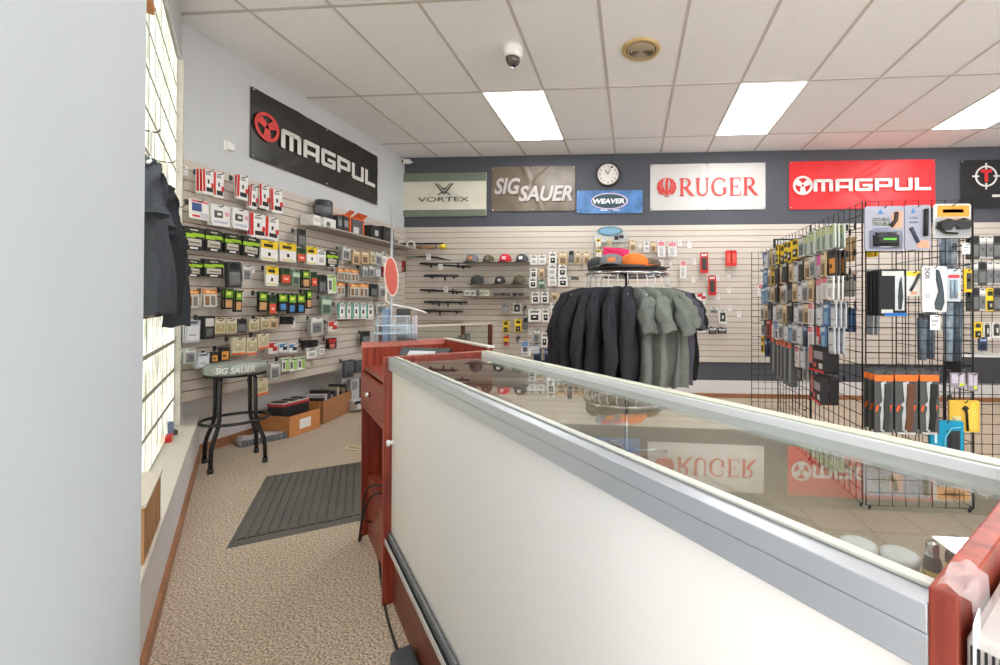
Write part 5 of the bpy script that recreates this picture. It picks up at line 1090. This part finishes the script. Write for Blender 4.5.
m = MB(); m.add([(-.0,0,0),(ML,0,0),(ML,MW,0),(0,MW,0),(.03,.03,.010),(ML-.03,.03,.010),(ML-.03,MW-.03,.010),(.03,MW-.03,.010)], [(4,5,6,7),(0,1,5,4),(1,2,6,5),(2,3,7,6),(3,0,4,7),(0,3,2,1)]); m.build('mat_base', RUB, t)
m = MB()
for k in range(15): x = .05+k*(ML-.10)/14; m.box(x-.017, .05, .010, x+.017, MW-.05, .0165)
m.build('ribs', RUB, t)
def carton(name, label, loc, rz, L, Wd, H, col=None, th=.006, notch=0):
    t = thing(name, label, 'box', loc, rz); m = MB()
    m.box(0,0,0,L,Wd,.005); m.box(0,0,0,L,th,H); m.box(0,Wd-th,0,L,Wd,H); m.box(0,0,0,th,Wd,H); m.box(L-th,0,0,L,Wd,H+notch)
    m.build('carton', col or CARD_BROWN, t); return t
a1 = atz(289, 438, 0); a2 = atz(320, 427.5, 0); r1 = math.atan2(a2[1]-a1[1], a2[0]-a1[0])
L1 = float(np.hypot(*(a2-a1)[:2]))
t = carton('cardboard_box', 'open cardboard box with a white paper label beside the stool', (a1[0], a1[1], 0), r1, L1, .33, .19, mat((206,140,84), .8, noise=.06, scale=15), notch=.06)
MB().box(L1*.32, -.002, .05, L1*.68, 0, .14).build('paper_label', mat((232,230,228), .6), t)
u1 = np.array([math.cos(r1), math.sin(r1)]); n1 = np.array([-u1[1], u1[0]])
def inbox(o, u, n, x, y, z): v = np.array(o[:2])+u*x+n*y; return (float(v[0]), float(v[1]), z)
t = thing('flat_case', 'black case with red rim standing in the open cardboard box', 'case', inbox(a1, u1, n1, .03, .10, .006), r1)
MB().box(0, 0, 0, L1-.06, .17, .26).build('body', mat((44,42,42), .5), t, bevel=.004); MB().box(-.003, -.003, .26, L1-.057, .173, .282).build('rim', mat((190,48,58), .4), t)
MB().box(0, 0, .282, L1-.06, .17, .292).build('lid', mat((206,200,190), .5), t); m = MB()
for k in range(3): m.box(.02+k*.1, .02, .292, .07+k*.1, .15, .30)
m.build('dark_dividers', BLACK, t)
b1 = atz(323, 424.5, 0); b2 = atz(351.5, 411, 0); r2 = math.atan2(b2[1]-b1[1], b2[0]-b1[0]); L2 = float(np.hypot(*(b2-b1)[:2])); u2 = np.array([math.cos(r2), math.sin(r2)]); n2 = np.array([-u2[1], u2[0]])
t = carton('long_cardboard_box', 'long open cardboard box full of dark boxes by the side wall', (b1[0], b1[1], 0), r2, L2, .27, .235, mat((176,124,84), .8, noise=.1, scale=12))
for i in range(9):
    x = .03+i*(L2-.10)/8; c = [(44,44,46),(206,200,206),(52,50,50),(150,150,150),(60,60,62),(196,186,170),(46,46,48),(180,150,110),(70,68,66)][i]
    o = MB().box(0, 0, 0, (L2-.1)/8*.75, .19, .25+.03*((i*7) % 3)).build('small_carton', mat(c, .5, noise=.1), None, inbox(b1, u2, n2, x, .03, .006), r2, .003)
    tag(o, '%s small carton in the long box, counted from the stool' % ORD[i], 'box', 'cartons in the long box')
t = thing('flat_bag', 'flat grey plastic-wrapped bundle on the floor by the open box', 'bundle', (*atz(241, 448, 0)[:2], 0), r1-R(25))
m = MB(); m.grid(12, 8, lambda u, v: (.0+.34*u, .0+.24*v, .07*math.sin(math.pi*min(1, max(0, v*1.0+.02)))**.25*(.9+.1*math.sin(u*14))*(1 if 0 < u < 1 else .2))); m.build('wrap', mat((196,194,192), .35, noise=.12, scale=25), t)
m = MB()
for k in range(16): m.box(.005+.0205*k, -.008, .004, .018+.0205*k, .012, .056)
m.build('grey_edge', mat((128,132,138), .5), t)
t = thing('paper_bag', 'crumpled white bag on the floor at the far end of the long box', 'bag', (*atz(359, 411, 0)[:2], 0), R(60))
MB().bulge(-.09, 0, .09, .14, .05, .12, 0, .5).build('body', mat((206,206,210), .5, noise=.1, scale=14, bump=.5, bscale=20), t); MB().box(-.08, -.072, .10, .08, -.068, .13).build('print', BLACK, t)
for i, (px, py, c) in enumerate(((348, 384, (226,226,228)), (357, 386, (206,208,210)))):
    s, z = LW.at(px, py, -.05); p_ = atz(px, 409-i, 0)
    t = thing('tall_carton', ['tall white carton standing behind the long box, black stripe', 'tall printed carton standing behind the white bag'][i], 'box', (p_[0]-.12, p_[1]+.12, 0), R(75))
    MB().box(-.09, -.05, 0, .09, .05, .36-.03*i).build('carton', mat(c, .5, noise=.1, scale=22), t, bevel=.003); MB().box(.03, -.052, .02, .06, -.05, .33).build('black_stripe', BLACK, t); MB().box(-.07, -.052, .2, .0, -.05, .3).build('print', mat((150,152,156), .5), t)

# ================================================================== window wall: hanging shirts, goods on the sill
for i, (s, off, zt, hem, c, seed) in enumerate(((-.84,.045,1.70,.72,(60,63,68),41), (-1.34,.052,1.83,.78,(52,55,60),42), (-1.86,.055,1.82,.76,(78,82,88),43))):
    lab = ['dark t-shirt hanging on the glass blocks, nearest the slatted wall', 'dark t-shirt hanging on the glass blocks, middle one', 'grey t-shirt hanging on the glass blocks, nearest the pale pillar'][i]
    garment('tee', c, seed, 't_shirt', lab, WW.w(s, off, zt-.05), WW.rz+R(2), 't-shirts on the window', hem, scale=.80)
    o = put('clothes_hanger', HGM, None, WW.w(s, off, zt-.05), WW.rz+R(4)); tag(o, 'hanger of the t-shirt on the glass blocks, %s from the slatted wall' % ORD[i], 'hanger', 'hangers on the window')
    o = put('peg_hook', hook_mesh(.09), None, WW.w(s-.01, -.02, zt+.075), WW.rz); tag(o, 'hook carrying the %s t-shirt from the slatted wall, glass blocks' % ORD[i], 'hook', 'peg hooks')
p_ = atz(150, 505, SILL)
t = thing('kraft_box', 'tan open-slatted box with a pale lid standing on the window sill', 'box', (*WW.w(-2.05, .045)[:2], SILL), WW.rz)
MB().box(-.20, -.045, 0, .20, .04, .19).build('body', wood_mat((150,108,68), (196,152,104), 2, .7), t); MB().box(-.205, -.05, .19, .205, .045, .2).build('lid', mat((206,198,186), .6), t)
for i, (px, py, c, lab, h) in enumerate(((168, 441, (206,44,44), 'small red carton lying on the window sill', .035), (171, 434, (60,56,54), 'small dark carton on the window sill behind the red one', .03), (164, 437, (120,136,170), 'upright blue-grey pack on the window sill', .10))):
    p_ = atz(px, py, SILL); 
    t = thing('small_carton', lab, 'box', (p_[0], p_[1], SILL), WW.rz+R(20*i))
    MB().box(-.05, -.02, 0, .05, .02, h).build('carton', mat(c, .5, noise=.1, scale=40), t, bevel=.002); MB().box(-.03, -.0212, h*.3, .02, -.02, h*.75).build('label', mat((226,206,80) if i == 0 else (200,200,200), .5), t)
p_ = WW.w(-2.45, .03, 1.02)
t = thing('red_cloth', 'red cloth hanging on the glass blocks below the grey t-shirt', 'cloth', p_, WW.rz)
MB().grid(8, 8, lambda u, v: (-.12+.24*u*(.6+.4*v), -.012*math.sin(u*9)-.012, -.28+.28*v)).build('cloth', mat((176,44,46), .9), t)
t = thing('wooden_valance', 'short brown wooden valance hanging from the window head by the pillar', 'valance', WW.w(-2.35, 0, HEAD), WW.rz)
MB().box(-.5, -.06, -.58, .47, -.02, 0).build('board', wood_mat((120,78,48), (156,106,66), 0, .5), t); MB().box(-.5, -.063, -.61, .47, -.017, -.58).build('edge', mat((190,120,60), .5), t)
